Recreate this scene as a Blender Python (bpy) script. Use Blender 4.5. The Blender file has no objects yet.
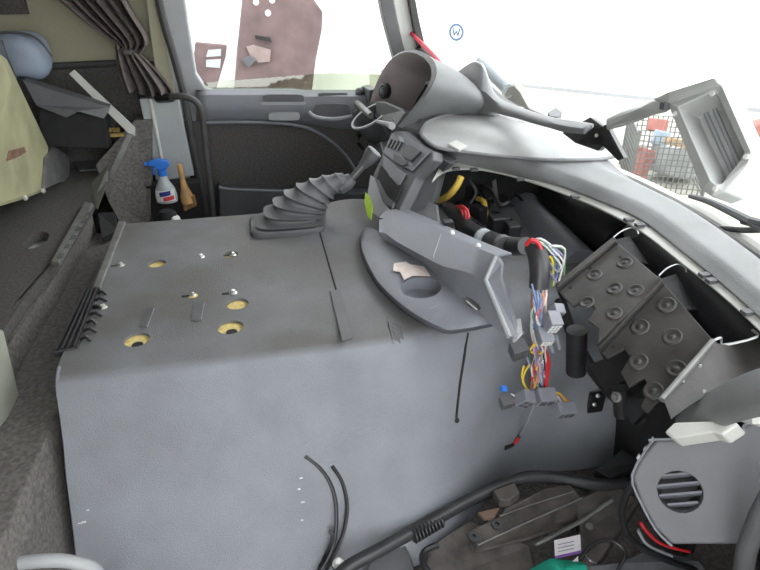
import bpy, bmesh, math, random
from mathutils import Vector, Matrix, noise
random.seed(7)
V = Vector
scene = bpy.context.scene
C = scene.collection

# ------------------------------------------------------------------ camera
FPX, TH, PS, EYE = 600.0, math.radians(28.8), math.radians(11.7), 1.12
cam = bpy.data.objects.new('camera', bpy.data.cameras.new('camera')); C.objects.link(cam)
cam.location = (0, 0, EYE)
cam.rotation_euler = (math.pi/2 - TH, 0, -PS)
cam.data.sensor_width = 36.0; cam.data.lens = 36.0*FPX/760.0; cam.data.clip_start = 0.02
scene.camera = cam
# ------------------------------------------------------------------ sky (bright overcast)
w = bpy.data.worlds.new('overcast_sky'); scene.world = w; w.use_nodes = True
bg = w.node_tree.nodes['Background']; bg.inputs[0].default_value = (0.96, 0.98, 1.0, 1); bg.inputs[1].default_value = 1.6
scene.view_settings.view_transform = 'Standard'; scene.view_settings.look = 'None'
scene.view_settings.gamma = 1.0; scene.view_settings.exposure = 1.65
try: scene.view_settings.use_curve_mapping = False
except Exception: pass

# ------------------------------------------------------------------ pixel rays (photo pixel -> point on a known plane)
_f = V((math.sin(PS)*math.cos(TH), math.cos(PS)*math.cos(TH), -math.sin(TH)))
_r = V((math.cos(PS), -math.sin(PS), 0)); _u = V((math.sin(PS)*math.sin(TH), math.cos(PS)*math.sin(TH), math.cos(TH)))
def ray(px, py): return _f + _r*((px-380)/FPX) + _u*((285-py)/FPX)
E0 = V((0, 0, EYE))
def PX(px, py, x): d = ray(px, py); return E0 + d*(x/d.x)
def PY(px, py, y): d = ray(px, py); return E0 + d*(y/d.y)
def PZ(px, py, z): d = ray(px, py); return E0 + d*((z-EYE)/d.z)

# ------------------------------------------------------------------ materials
MATS = {}
def mat(name, col, rough=.6, metal=0., var=.15, scale=30., bump=.0, bscale=None, col2=None, spec=.5, coat=0., trans=0.):
    if name in MATS: return MATS[name]
    m = bpy.data.materials.new(name); m.use_nodes = True; nt = m.node_tree; N = nt.nodes; L = nt.links
    b = N['Principled BSDF']
    b.inputs['Roughness'].default_value = rough; b.inputs['Metallic'].default_value = metal
    b.inputs['Specular IOR Level'].default_value = spec; b.inputs['Coat Weight'].default_value = coat
    tc = N.new('ShaderNodeTexCoord'); no = N.new('ShaderNodeTexNoise')
    no.inputs['Scale'].default_value = scale; no.inputs['Detail'].default_value = 5
    L.new(tc.outputs['Object'], no.inputs['Vector'])
    ra = N.new('ShaderNodeValToRGB'); c = V(col[:3])
    c2 = V(col2) if col2 else c*(1+var)
    c1 = c*(1-var)
    ra.color_ramp.elements[0].position = .35; ra.color_ramp.elements[1].position = .68
    ra.color_ramp.elements[0].color = (*c1, 1); ra.color_ramp.elements[1].color = (*c2, 1)
    L.new(no.outputs['Fac'], ra.inputs['Fac']); L.new(ra.outputs['Color'], b.inputs['Base Color'])
    if bump > 0:
        n2 = N.new('ShaderNodeTexNoise'); n2.inputs['Scale'].default_value = bscale or scale*8; n2.inputs['Detail'].default_value = 3
        L.new(tc.outputs['Object'], n2.inputs['Vector'])
        bp = N.new('ShaderNodeBump'); bp.inputs['Strength'].default_value = bump; bp.inputs['Distance'].default_value = .004
        L.new(n2.outputs['Fac'], bp.inputs['Height']); L.new(bp.outputs['Normal'], b.inputs['Normal'])
    MATS[name] = m; return m
def glassmat(name, tint, refl):
    m = bpy.data.materials.new(name); m.use_nodes = True; nt = m.node_tree; N = nt.nodes; L = nt.links
    N.remove(N['Principled BSDF']); out = N['Material Output']
    t = N.new('ShaderNodeBsdfTransparent'); g = N.new('ShaderNodeBsdfGlossy'); mx = N.new('ShaderNodeMixShader')
    no = N.new('ShaderNodeTexNoise'); no.inputs['Scale'].default_value = 3
    ra = N.new('ShaderNodeValToRGB'); ra.color_ramp.elements[0].color = (*(V(tint)*.97), 1); ra.color_ramp.elements[1].color = (*tint, 1)
    L.new(no.outputs['Fac'], ra.inputs['Fac']); L.new(ra.outputs['Color'], t.inputs['Color'])
    g.inputs['Roughness'].default_value = .03
    mx.inputs[0].default_value = refl; L.new(t.outputs[0], mx.inputs[1]); L.new(g.outputs[0], mx.inputs[2]); L.new(mx.outputs[0], out.inputs['Surface'])
    return m
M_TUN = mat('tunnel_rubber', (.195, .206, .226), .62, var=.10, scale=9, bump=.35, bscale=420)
def add_dust_shade(m, z0, z1, tint):
    # grey brown dust and painted-in shade darken the flat top against the side
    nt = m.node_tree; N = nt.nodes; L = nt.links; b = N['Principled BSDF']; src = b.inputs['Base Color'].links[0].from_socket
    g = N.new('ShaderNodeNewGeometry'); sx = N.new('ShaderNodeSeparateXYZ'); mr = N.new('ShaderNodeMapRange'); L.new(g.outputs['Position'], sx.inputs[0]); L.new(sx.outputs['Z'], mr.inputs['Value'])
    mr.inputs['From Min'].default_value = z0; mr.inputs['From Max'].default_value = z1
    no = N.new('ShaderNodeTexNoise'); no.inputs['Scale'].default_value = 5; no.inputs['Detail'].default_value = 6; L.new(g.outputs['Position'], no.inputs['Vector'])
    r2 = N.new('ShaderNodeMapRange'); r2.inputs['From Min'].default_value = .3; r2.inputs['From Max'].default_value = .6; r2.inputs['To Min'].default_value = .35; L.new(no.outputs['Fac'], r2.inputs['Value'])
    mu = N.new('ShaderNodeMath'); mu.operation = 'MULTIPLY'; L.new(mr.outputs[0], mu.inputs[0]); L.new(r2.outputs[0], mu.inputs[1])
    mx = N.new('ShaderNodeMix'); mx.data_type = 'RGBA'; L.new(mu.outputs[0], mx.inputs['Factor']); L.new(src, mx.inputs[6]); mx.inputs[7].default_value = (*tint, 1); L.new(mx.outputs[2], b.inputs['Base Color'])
M_CARPET = mat('carpet_brown', (.142, .131, .122), .95, var=.3, scale=120, bump=.8, bscale=500)
M_CARPETD = mat('carpet_dark', (.075, .070, .068), .95, var=.3, scale=160, bump=.6, bscale=500)
M_GREY = mat('plastic_grey', (.165, .172, .195), .5, var=.06, scale=14, bump=.15, bscale=500)
M_GREYL = mat('plastic_grey_light', (.30, .31, .32), .48, var=.07, scale=12, bump=.12, bscale=420)
M_GREYD = mat('plastic_grey_dark', (.085, .087, .092), .5, var=.12, scale=16, bump=.15, bscale=420)
M_DASH = mat('dash_skin', (.165, .17, .172), .5, var=.14, scale=10, bump=.2, bscale=420)
M_TRAY = mat('tray_rubber', (.34, .345, .34), .5, var=.12, scale=12)
M_BLACK = mat('black_plastic', (.016, .016, .018), .42, var=.3, scale=25)
M_MATT = mat('matt_black', (.012, .012, .013), .8, var=.3, scale=25)
M_STEELB = mat('black_painted_steel', (.060, .056, .054), .42, metal=.25, var=.38, scale=13, bump=.1, bscale=90)
M_STEEL = mat('bare_steel', (.42, .43, .43), .38, metal=.85, var=.12, scale=40)
M_GALV = mat('dull_steel', (.20, .20, .195), .5, metal=.5, var=.2, scale=30)
M_CREAM = mat('cream_panel', (.30, .285, .20), .7, var=.08, scale=6)
M_TANK = mat('dirty_cream_plastic', (.33, .32, .19), .6, var=.22, scale=9, bump=.25, bscale=30)
M_STAIN = mat('red_brown_stain', (.16, .09, .06), .8, var=.3, scale=60)
M_FOAM = mat('yellow_foam', (.66, .51, .20), .95, var=.2, scale=90, bump=.5, bscale=300)
M_WHITE = mat('white_plastic', (.72, .72, .70), .45, var=.05, scale=20)
M_PANELW = mat('pale_grey_panel', (.34, .36, .37), .6, var=.06, scale=10)
M_CEIL = mat('grey_headliner', (.10, .10, .10), .95, var=.1, scale=60)
M_CURT = mat('mauve_curtain', (.115, .092, .086), .9, var=.25, scale=50, bump=.4, bscale=300)
M_BLUE = mat('blue_cap', (.03, .17, .62), .35, var=.08, scale=20)
M_BAG = mat('pale_blue_bag', (.22, .26, .33), .55, var=.12, scale=10, bump=.3, bscale=14)
M_CLEAR = mat('cloudy_bottle', (.42, .45, .47), .25, var=.08, scale=20)
M_REDP = mat('red_print', (.62, .05, .06), .5, var=.1, scale=20)
M_NAVY = mat('navy_print', (.02, .03, .20), .5, var=.1, scale=20)
M_WOOD = mat('varnished_wood', (.46, .27, .10), .5, var=.25, scale=30)
M_TUBE = mat('conduit_black', (.030, .030, .032), .38, var=.2, scale=30)
M_RUST = mat('worn_dark_metal', (.075, .066, .060), .6, metal=.2, var=.35, scale=28, bump=.3, bscale=120)
M_PAPER = mat('torn_paper', (.62, .53, .49), .8, var=.06, scale=30)
M_LABEL = mat('label_paper', (.80, .77, .80), .6, var=.03, scale=30)
M_PURP = mat('label_purple', (.22, .10, .36), .6, var=.05, scale=30)
M_GREEN = mat('green_cloth', (.01, .36, .24), .7, var=.15, scale=30)
M_LIME = mat('lime_sticker', (.42, .62, .05), .5, var=.1, scale=40)
M_CHROME = mat('zinc_bolt', (.75, .75, .72), .3, metal=.8, var=.1, scale=60)
M_MAUVE = mat('cluster_lining', (.46, .40, .41), .6, var=.1, scale=12)
M_RED = mat('red_border', (.62, .03, .06), .5, var=.1, scale=20)
M_SEAL = mat('rubber_seal', (.045, .045, .045), .6, var=.15, scale=30)
M_PALE = mat('pale_trim', (.50, .50, .47), .5, var=.06, scale=12)
M_OLDRED = mat('old_panel_paint', (.115, .078, .078), .6, var=.22, scale=7)
M_WALLOUT = mat('white_hall_wall', (.86, .86, .86), .8, var=.02, scale=2)
M_GROUND = mat('pale_concrete', (.36, .35, .30), .9, var=.12, scale=.8)
M_WIRE = mat('galvanised_wire', (.10, .105, .10), .5, metal=.3, var=.1, scale=30)
M_GLASS = glassmat('windscreen_glass', (.97, .985, .98), .05)
M_GLASSG = glassmat('green_door_glass', (.70, .74, .66), .08)

# ------------------------------------------------------------------ builders
def wloc(o):
    p = V((0, 0, 0))
    while o is not None: p += o.location; o = o.parent
    return p
def mk(name, bm, m, parent=None, smooth=False, bevel=0., solid=0., sub=0, label=None, angle=40):
    bmesh.ops.recalc_face_normals(bm, faces=bm.faces)
    vs = [v.co for v in bm.verts]
    lo = V((min(v.x for v in vs), min(v.y for v in vs), min(v.z for v in vs))); hi = V((max(v.x for v in vs), max(v.y for v in vs), max(v.z for v in vs)))
    o0 = V(((lo.x+hi.x)/2, (lo.y+hi.y)/2, lo.z))
    for v in bm.verts: v.co -= o0
    me = bpy.data.meshes.new(name); bm.to_mesh(me); bm.free()
    o = bpy.data.objects.new(name, me); C.objects.link(o)
    me.materials.append(m)
    if parent is not None: o.parent = parent
    o.location = o0 - (wloc(parent) if parent is not None else V((0, 0, 0)))
    if solid: md = o.modifiers.new('solid', 'SOLIDIFY'); md.thickness = solid; md.offset = 0
    if sub: md = o.modifiers.new('sub', 'SUBSURF'); md.levels = sub; md.render_levels = sub
    if bevel: md = o.modifiers.new('bev', 'BEVEL'); md.width = bevel; md.segments = 2; md.limit_method = 'ANGLE'; md.angle_limit = math.radians(35)
    if smooth or sub:
        for p in me.polygons: p.use_smooth = True
        if not sub:
            try: me.set_sharp_from_angle(angle=math.radians(angle))
            except Exception: pass
    if label: o['label'] = label
    return o
def thing(name, label, cat, loc, group=None):
    o = bpy.data.objects.new(name, None); C.objects.link(o); o.location = loc; o.empty_display_size = .05
    o['label'] = label; o['category'] = cat
    if group: o['group'] = group
    return o
def tag(o, label, cat, group=None):
    o['label'] = label; o['category'] = cat
    if group: o['group'] = group
    return o
def struct(o, label=None):
    o['kind'] = 'structure'
    if label: o['label'] = label
    return o
def bm_prism(pts, ext, bm=None):
    bm = bm or bmesh.new(); n = len(pts)
    a = [bm.verts.new(p) for p in pts]; b = [bm.verts.new(V(p)+V(ext)) for p in pts]
    bm.faces.new(a); bm.faces.new(b[::-1])
    for i in range(n): bm.faces.new((a[i], b[i], b[(i+1) % n], a[(i+1) % n]))
    return bm
def prism(name, pts, ext, m, parent=None, **k): return mk(name, bm_prism([V(p) for p in pts], V(ext)), m, parent, **k)
def bm_box(c, d, R=None, bm=None):
    bm = bm or bmesh.new(); R = R or Matrix.Identity(3); c = V(c)
    vs = [bm.verts.new(c + R @ V((sx*d[0]/2, sy*d[1]/2, sz*d[2]/2))) for sx in (-1, 1) for sy in (-1, 1) for sz in (-1, 1)]
    for q in ((0,1,3,2),(4,6,7,5),(0,4,5,1),(2,3,7,6),(0,2,6,4),(1,5,7,3)): bm.faces.new([vs[i] for i in q])
    return bm
def box(name, c, d, m, parent=None, R=None, **k): return mk(name, bm_box(c, d, R), m, parent, **k)
def spline(pts, n=6):
    pts = [V(p) for p in pts]
    if len(pts) < 3: return pts
    out = []
    for i in range(len(pts)-1):
        p0 = pts[max(i-1, 0)]; p1 = pts[i]; p2 = pts[i+1]; p3 = pts[min(i+2, len(pts)-1)]
        for k in range(n):
            t = k/n
            out.append(.5*((2*p1) + (p2-p0)*t + (2*p0-5*p1+4*p2-p3)*t*t + (3*p1-p0-3*p2+p3)*t**3))
    out.append(pts[-1]); return out
def bm_tube(pts, r, n=8, sm=5, bm=None, closed=False):
    bm = bm or bmesh.new()
    pts = spline(pts, sm) if sm else [V(p) for p in pts]
    N = len(pts); rr = r if isinstance(r, (list, tuple)) else [r, r]
    t0 = (pts[1]-pts[0]).normalized(); nrm = t0.orthogonal().normalized(); rings = []
    for i, p in enumerate(pts):
        t = (pts[min(i+1, N-1)]-pts[max(i-1, 0)]); t = t.normalized() if t.length > 1e-9 else t0
        nrm = (nrm - t*nrm.dot(t)).normalized(); bn = t.cross(nrm)
        f = i/(N-1)*(len(rr)-1); k = min(int(f), len(rr)-2); rad = rr[k]+(rr[k+1]-rr[k])*(f-k)
        rings.append([bm.verts.new(p + (nrm*math.cos(2*math.pi*j/n)+bn*math.sin(2*math.pi*j/n))*rad) for j in range(n)])
    for a, b in zip(rings, rings[1:]):
        for j in range(n): bm.faces.new((a[j], a[(j+1) % n], b[(j+1) % n], b[j]))
    bm.faces.new(rings[0][::-1]); bm.faces.new(rings[-1])
    return bm
def tube(name, pts, r, m, parent=None, n=8, sm=5, **k):
    k.setdefault('smooth', True); return mk(name, bm_tube(pts, r, n, sm), m, parent, **k)
def bm_grid(rows, bm=None, close=False):
    bm = bm or bmesh.new(); g = [[bm.verts.new(p) for p in r] for r in rows]
    for a, b in zip(g, g[1:]):
        rng = range(len(a)) if close else range(len(a)-1)
        for j in rng: bm.faces.new((a[j], a[(j+1) % len(a)], b[(j+1) % len(a)], b[j]))
    return bm
def grid(name, rows, m, parent=None, **k): return mk(name, bm_grid(rows), m, parent, **k)
def bm_lathe(base, axis, prof, n=20, bm=None):
    bm = bm or bmesh.new(); base = V(base); axis = V(axis).normalized(); a = axis.orthogonal().normalized(); b = axis.cross(a)
    rings = [[bm.verts.new(base + axis*h + (a*math.cos(2*math.pi*j/n)+b*math.sin(2*math.pi*j/n))*max(r, 1e-4)) for j in range(n)] for r, h in prof]
    for p, q in zip(rings, rings[1:]):
        for j in range(n): bm.faces.new((p[j], p[(j+1) % n], q[(j+1) % n], q[j]))
    bm.faces.new(rings[0][::-1]); bm.faces.new(rings[-1]); return bm
def ring(name, base, axis, prof, m, parent=None, n=28):
    bm = bmesh.new(); base = V(base); axis = V(axis).normalized(); a = axis.orthogonal().normalized(); b = axis.cross(a)
    rows = [[base + axis*h + (a*math.cos(2*math.pi*j/n)+b*math.sin(2*math.pi*j/n))*r for j in range(n)] for r, h in prof]
    g = [[bm.verts.new(p) for p in r] for r in rows]
    for p, q in zip(g, g[1:]+g[:1]):
        for j in range(n): bm.faces.new((p[j], p[(j+1) % n], q[(j+1) % n], q[j]))
    return mk(name, bm, m, parent, smooth=True)
def lathe(name, base, axis, prof, m, parent=None, n=20, **k):
    k.setdefault('smooth', True); return mk(name, bm_lathe(base, axis, prof, n), m, parent, **k)
def frame(xdir, ydir):
    x = V(xdir).normalized(); y = V(ydir); y = (y - x*y.dot(x)).normalized(); z = x.cross(y)
    return Matrix((x, y, z)).transposed()
def sstep(a, b, x): t = max(0, min(1, (x-a)/(b-a))); return t*t*(3-2*t)
def lerp_curve(tab, x):
    if x <= tab[0][0]: return tab[0][1:]
    for a, b in zip(tab, tab[1:]):
        if x <= b[0]:
            t = (x-a[0])/(b[0]-a[0]); return tuple(a[i]+(b[i]-a[i])*t for i in range(1, len(a)))
    return tab[-1][1:]
def boolean_cut(o, cutters):
    for c in cutters:
        md = o.modifiers.new('cut', 'BOOLEAN'); md.operation = 'DIFFERENCE'; md.solver = 'EXACT'; md.object = c
    bpy.context.view_layer.update()
    dg = bpy.context.evaluated_depsgraph_get()
    me = bpy.data.meshes.new_from_object(o.evaluated_get(dg))
    o.modifiers.clear(); o.data = me
    for c in cutters: bpy.data.objects.remove(c, do_unlink=True)
    return o

# ================================================================== THE SETTING
FLOOR = .10; YF = 2.15
struct(box('floor', (-.1, 1.05, FLOOR-.03), (2.2, 2.3, .06), M_CARPET), 'dark brown carpeted cab floor')
struct(box('ceiling', (-.25, 1.05, 1.80), (1.9, 2.3, .05), M_CEIL))
struct(box('wall_rear', (-1.18, 1.05, .92), (.05, 2.3, 1.7), M_CREAM))
# far side wall behind the driver's door: carpeted below, cream above
wf = struct(box('wall_far', (-.72, YF+.03, .94), (.90, .05, 1.7), M_CREAM), 'cream side wall of the sleeping area')
box('carpet_lining', (-.72, YF-.001, .46), (.90, .016, .72), M_CARPETD, wf)
tube('ledge_rail', [PY(-60, 72, YF-.01), PY(122, 63, YF-.01)], .011, M_SEAL, wf)
box('dark_vent', PY(8, 5, YF-.005), (.10, .02, .05), M_CARPETD, wf)
# near side wall with the open passenger doorway the camera looks through
bm = bm_box((-.75, -.08, .95), (.85, .05, 1.75)); bm_box((.68, -.08, .42), (.62, .05, .76), bm=bm); bm_box((.56, -.08, 1.3), (.16, .05, 1.0), bm=bm)  # unseen front pieces extended to keep door light off the tunnel side
struct(mk('wall_near', bm, M_CREAM))
struct(box('wall_front', (.93, 1.05, .32), (.04, 2.3, .56), M_MATT), 'dark front bulkhead')

# ---- driver's door
YD = 2.13
dr = bpy.data.objects.new('door_1', None); C.objects.link(dr); dr.location = (.15, YD, .12); struct(dr, 'grey driver door with half lowered window')
def D(px, py, y=YD): return PY(px, py, y)
EXT = (0, .05, 0)
prism('lower_lining', [D(182, 122, YD-.01), D(400, 122, YD-.01), D(400, 260, YD-.01), D(200, 260, YD-.01)], EXT, M_CARPETD, dr)
# upper band with a soft bulge
rows = []
for py, dy in ((90, .035), (91.5, .0), (96, -.02), (106, -.03), (116, -.02), (122, .0), (124, .03)):
    rows.append([PY(x, py + (1.5 if x > 300 else 0) + (5*sstep(300, 345, x) if py > 110 else 0), YD+dy-(.02*sstep(300, 350, x) if 92 < py < 120 else 0)) for x in range(196, 412, 12)])
grid('window_ledge', rows, M_GREY, dr, smooth=True, solid=.012)
# B-side frame, light
prism('window_frame', [D(140, -60), D(176, -60), D(189, 30), D(196, 74), D(205, 88), D(225, 93), D(215, 126), D(180, 126), D(164, 45)], (0, .05, 0), M_GREYL, dr, bevel=.006)
tube('door_seal', [D(148, -60, YD-.04), D(161, 10, YD-.04), D(172, 50, YD-.04), D(184, 95, YD-.04), D(192, 140, YD-.04), D(207, 215, YD-.03), D(212, 250, YD-.03)], .012, M_SEAL, dr)
prism('window_pane', [D(190, 84, YD+.02), D(330, 73, YD+.02), D(392, 75, YD+.02), D(392, 100, YD+.02), D(205, 100, YD+.02)], (0, .004, 0), M_GLASSG, dr)
def slab(name, px0, py0, px1, py1, y, m, par, depth=.02, r=.35, **k):
    cx, cy, a, b = (px0+px1)/2, (py0+py1)/2, (px1-px0)/2, (py1-py0)/2
    pts = []
    for i in range(20):
        t = 2*math.pi*i/20; ct, st = math.cos(t), math.sin(t)
        pts.append(PY(cx+a*math.copysign(abs(ct)**r, ct), cy+b*math.copysign(abs(st)**(r+.15), st), y))
    return prism(name, pts, (0, depth, 0), m, par, **k)
slab('ledge_pocket', 263, 94.5, 304, 102.5, YD-.035, M_GREYD, dr, .012)
slab('pocket_lip', 261, 102, 306, 105, YD-.036, M_GREYL, dr, .012)
slab('handle_plate', 268, 112.5, 300, 121, YD-.04, M_GREYL, dr, .025, bevel=.003)
slab('pull_recess', 315, 104, 350, 117, YD-.055, M_GREYD, dr, .012)
tube('pull_handle', [PY(309, 112, YD-.06), PY(316, 117, YD-.07), PY(334, 119, YD-.07), PY(352, 116, YD-.06)], .007, M_GREYL, dr)
slab('speaker_grille', 318, 93, 348, 96.5, YD-.03, M_GREYD, dr, .008)
tube('lining_edge', [D(205, 122.5, YD-.02), D(260, 122.5, YD-.025), D(300, 126, YD-.03), D(325, 137, YD-.03), D(345, 155, YD-.03), D(358, 175, YD-.03)], .006, M_GREY, dr)
prism('door_pocket', [D(218, 187, YD-.07), D(238, 190, YD-.07), D(400, 194, YD-.07), D(400, 260, YD-.05), D(222, 260, YD-.05)], (0, .06, 0), M_GREYD, dr, bevel=.006)
tube('pocket_rim', [D(219, 187, YD-.07), D(240, 189.5, YD-.072), D(345, 193, YD-.072)], .005, M_GREY, dr)
# B pillar cover, pale lower panel and grab rail
struct(prism('trim_1', [PY(136, -80, 2.10), PY(150, -80, 2.10), PY(168, 60, 2.10), PY(196, 215, 2.10), PY(205, 250, 2.10), PY(150, 250, 2.10), PY(160, 105, 2.10)], (0, .06, 0), M_CREAM), 'cream B pillar cover')
struct(prism('trim_3', [PY(139, 99, 2.06), PY(178, 97, 2.06), PY(194, 176, 2.06), PY(157, 182, 2.06)], (0, .035, 0), M_PANELW, bevel=.004), 'pale grey sheet panel on the pillar base')
tube('fold', [PY(150, 99, 2.058), PY(166, 181, 2.058)], .006, M_PALE, bpy.data.objects['trim_3'])
box('pillar_pocket', PY(176, 196, 2.03) + V((0, 0, -.06)), (.17, .05, .22), M_MATT, bpy.data.objects['trim_3'])
gr = tag(tube('grab_rail', [PY(160, 98, 2.05), PY(172, 96.5, 2.0), PY(186, 97, 1.98), PY(197, 103, 1.98), PY(202, 115, 1.98), PY(206, 150, 1.98), PY(212, 205, 1.98), PY(214, 240, 2.0)], .010, M_SEAL, n=10), 'dark curved grab rail beside the driver door', 'grab rail')
tube('end_sleeve', [PY(158, 98.5, 2.05), PY(172, 97.5, 2.0)], .014, M_BLACK, gr)
# A pillar on the driver's side
ap = bpy.data.objects.new('trim_2', None); C.objects.link(ap); ap.location = PY(410, 60, 2.06); struct(ap, 'windscreen pillar beside the driver window')
def strip(name, pts, y, d, m): return prism(name, [PY(a, b, y) for a, b in pts], (0, d, 0), m, ap, bevel=.003)
strip('inner_edge', [(364, -80), (377, -80), (397, 20), (408, 62), (416, 90), (402, 90), (395, 62), (384, 20)], 2.08, .05, M_GREYD)
strip('pale_face', [(377, -80), (399, -80), (414, 20), (425, 70), (430, 90), (415, 90), (407, 62), (397, 20)], 2.09, .05, M_PALE)
strip('screen_seal', [(394, -80), (401, -80), (419, 18), (432, 75), (436, 92), (428, 92), (413, 24)], 2.07, .03, M_SEAL)

# ---- windscreen
def ws(y): return .90 - .34*((y-1.08)/.98)**2 - .02*((y-1.08)/.98)**4
WSZ = .665
win = bpy.data.objects.new('window_1', None); C.objects.link(win); win.location = (.9, 1.08, WSZ); struct(win, 'curved windscreen')
ys = [2.06-1.96*i/28 for i in range(29)]
grid('pane', [[V((ws(y)-.16*k/6, y, WSZ-.03+1.12*k/6)) for y in ys] for k in range(7)], M_GLASS, win, smooth=True)
tube('lower_seal', [V((ws(y), y, WSZ-.035)) for y in ys[::2]], .010, M_SEAL, win, sm=3)
tube('cowl_edge', [V((ws(y)+.035, y, WSZ-.045)) for y in ys[::2]], .018, M_PALE, win, sm=3)
# unseen header shelf, added to block high sky light through the windscreen
struct(box('trim_4', (.52, 1.08, 1.62), (.44, 2.0, .30), M_GREYD), 'unseen overhead shelf added above the windscreen to block sky light')

# ================================================================== OUTSIDE
GZ = -1.2
struct(mk('ground', bm_prism([(-12, -8, GZ), (22, -8, GZ), (22, 20, GZ), (-12, 20, GZ)], (0, 0, -.1)), M_GROUND), 'pale concrete yard')
HA = PZ(540, 88.5, GZ); HB = PZ(770, 113, GZ); dd = (HB-HA).normalized()
hall = struct(prism('wall_outside', [HA-dd*7, HB+dd*14, HB+dd*14+V((0, 0, 7)), HA-dd*7+V((0, 0, 7))], (.2, .25, 0), M_WALLOUT), 'white hall wall in front of the truck')
wall2 = struct(prism('wall_driver_side', [(-9, 4.75, GZ), (.9, 4.75, GZ), (.9, 4.75, 5), (-9, 4.75, 5)], (0, .2, 0), M_WALLOUT), 'white wall outside the driver window')

# ================================================================== ENGINE TUNNEL
def tun_profile(X):
    wv = sstep(.16, .55, X); hump = .022*math.exp(-((X-.24)/.10)**2)
    left = [(1.62, .12), (1.60, .30), (1.582, .455), (1.572, .488), (1.54, .500), (1.45, .503), (1.3, .502), (1.1, .501), (.98, .500), (.925, .497), (.897, .480), (.882, .445), (.860, .395), (.826, .335), (.797, .272), (.762, .208), (.735, .155), (.712, .108)]
    right = [(1.62, .12), (1.60, .30), (1.582, .455), (1.572, .48), (1.54, .495), (1.45, .500), (1.3, .500), (1.15, .499), (1.06, .492), (1.00, .478), (.965, .45), (.945, .41), (.93, .36), (.92, .31), (.91, .26), (.90, .21), (.893, .16), (.887, .108)]
    out = []
    for i, (l, r_) in enumerate(zip(left, right)):
        y = l[0]+(r_[0]-l[0])*wv; z = l[1]+(r_[1]-l[1])*wv
        if 3 <= i <= 6: z += hump*(1, 1, .5, .1)[i-3]
        if i > 12: y += .012*math.sin(X*16+i*.4)*(i-12)/5
        out.append(V((X, y, z)))
    return spline(out, 3)
xs = [-.37+1.12*i/64 for i in range(65)]
add_dust_shade(M_TUN, .488, .499, (.112, .109, .105))
tun = thing('engine_tunnel', 'large grey rubber covered engine tunnel with round holes in its top', 'engine tunnel', (.1, 1.2, FLOOR))
rows = [tun_profile(x) for x in xs]
bm = bm_grid(rows)
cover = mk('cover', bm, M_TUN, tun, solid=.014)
bpy.context.view_layer.update()
HOLES = [(157, 264.5, .019), (238, 305, .019), (230.5, 327.5, .021), (138, 340, .020), (229, 295, .008), (193, 296, .007), (233, 256, .0)]
cut = []
HC = []
for hx, hy, hr in [(157, 264.5, .020), (237.5, 304.5, .022), (230.5, 327.5, .024), (137, 340, .023), (231, 255.5, .0165)]:
    p = PZ(hx, hy, .506); HC.append((p, hr))
    cut.append(mk('cutter', bm_lathe(p-V((0, 0, .03)), (0, 0, 1), [(hr, 0), (hr, .06)], 24), M_TUN))
boolean_cut(cover, cut)
for p_ in cover.data.polygons: p_.use_smooth = True
try: cover.data.set_sharp_from_angle(angle=math.radians(50))
except Exception: pass
for i, (p, hr) in enumerate(HC):
    bm = bm_lathe(p-V((0, 0, .04)), (0, 0, 1), [(hr*1.2, 0), (hr*1.2, .026), (hr*1.02, .028), (hr*.98, .036), (hr*.7, .0365), (.001, .036)], 24)
    fo = mk('foam_insert', bm, M_FOAM, tun, smooth=True)
    if i in (2, 3): lathe('dark_hole', p-V((-.002, .012, .0055)), (0, 0, 1), [(hr*.45, 0), (hr*.45, .003)], M_MATT, fo, 12)
def bolt(px, py, s=.009):
    p = PZ(px, py, .507)
    b_ = lathe('bolt', p, (0, .0, 1), [(s, 0), (s, .002), (s*.6, .003), (s*.55, .008), (s*.2, .009)], M_CHROME, tun, 10)
    prism('bolt_slot', [p+V((-.022, -.003, .001)), p+V((-.006, -.004, .001)), p+V((-.006, .004, .001)), p+V((-.022, .003, .001))], (0, 0, .001), M_MATT, tun)
bolt(121, 266); bolt(201, 257.5); bolt(233, 255.5, .008); bolt(193, 296, .006); bolt(233, 293.5); bolt(103.5, 308, .008)
lathe('foam_insert', PZ(193, 296.5, .506), (0, 0, 1), [(.011, 0), (.011, .002), (.006, .003)], M_FOAM, tun, 14)
for q in ([(148, 308.5), (154, 308.5), (147, 327), (139, 327)], [(194, 303.5), (204, 303), (201, 320), (191.5, 320.5)]):
    pl = prism('slot_plate', [PZ(a, b, .508) for a, b in q], (0, 0, .002), M_GREYD, tun)
    e = [PZ(a, b, .5095) for a, b in q]; tube('bright_edge', [e[1], e[2], e[3]], .0012, M_GALV, pl, n=5, sm=0)
prism('brown_strip', [PZ(330, 292, .5085), PZ(340, 290, .5085), PZ(353, 339, .5085), PZ(342, 342, .5085)], (0, 0, .003), M_GREYD, tun, bevel=.001)
def snap(x, y, off=.0075):
    pr = tun_profile(x); best = None
    for a, b in zip(pr, pr[1:]):
        if min(a.y, b.y) <= y <= max(a.y, b.y) and a.z > .2:
            t = (y-a.y)/(b.y-a.y+1e-9); best = a.lerp(b, t); break
    return (best or V((x, y, .5))) + V((0, 0, off))
tube('seam', [snap(.132, y, .0068) for y in (1.42, 1.3, 1.2, 1.1, 1.0, .95)], .0022, M_MATT, tun, n=5, sm=1)
sp = [PY(467, 334, .925), PY(463, 365, .905), PY(459, 390, .90), PY(456, 418, .90)]
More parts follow.
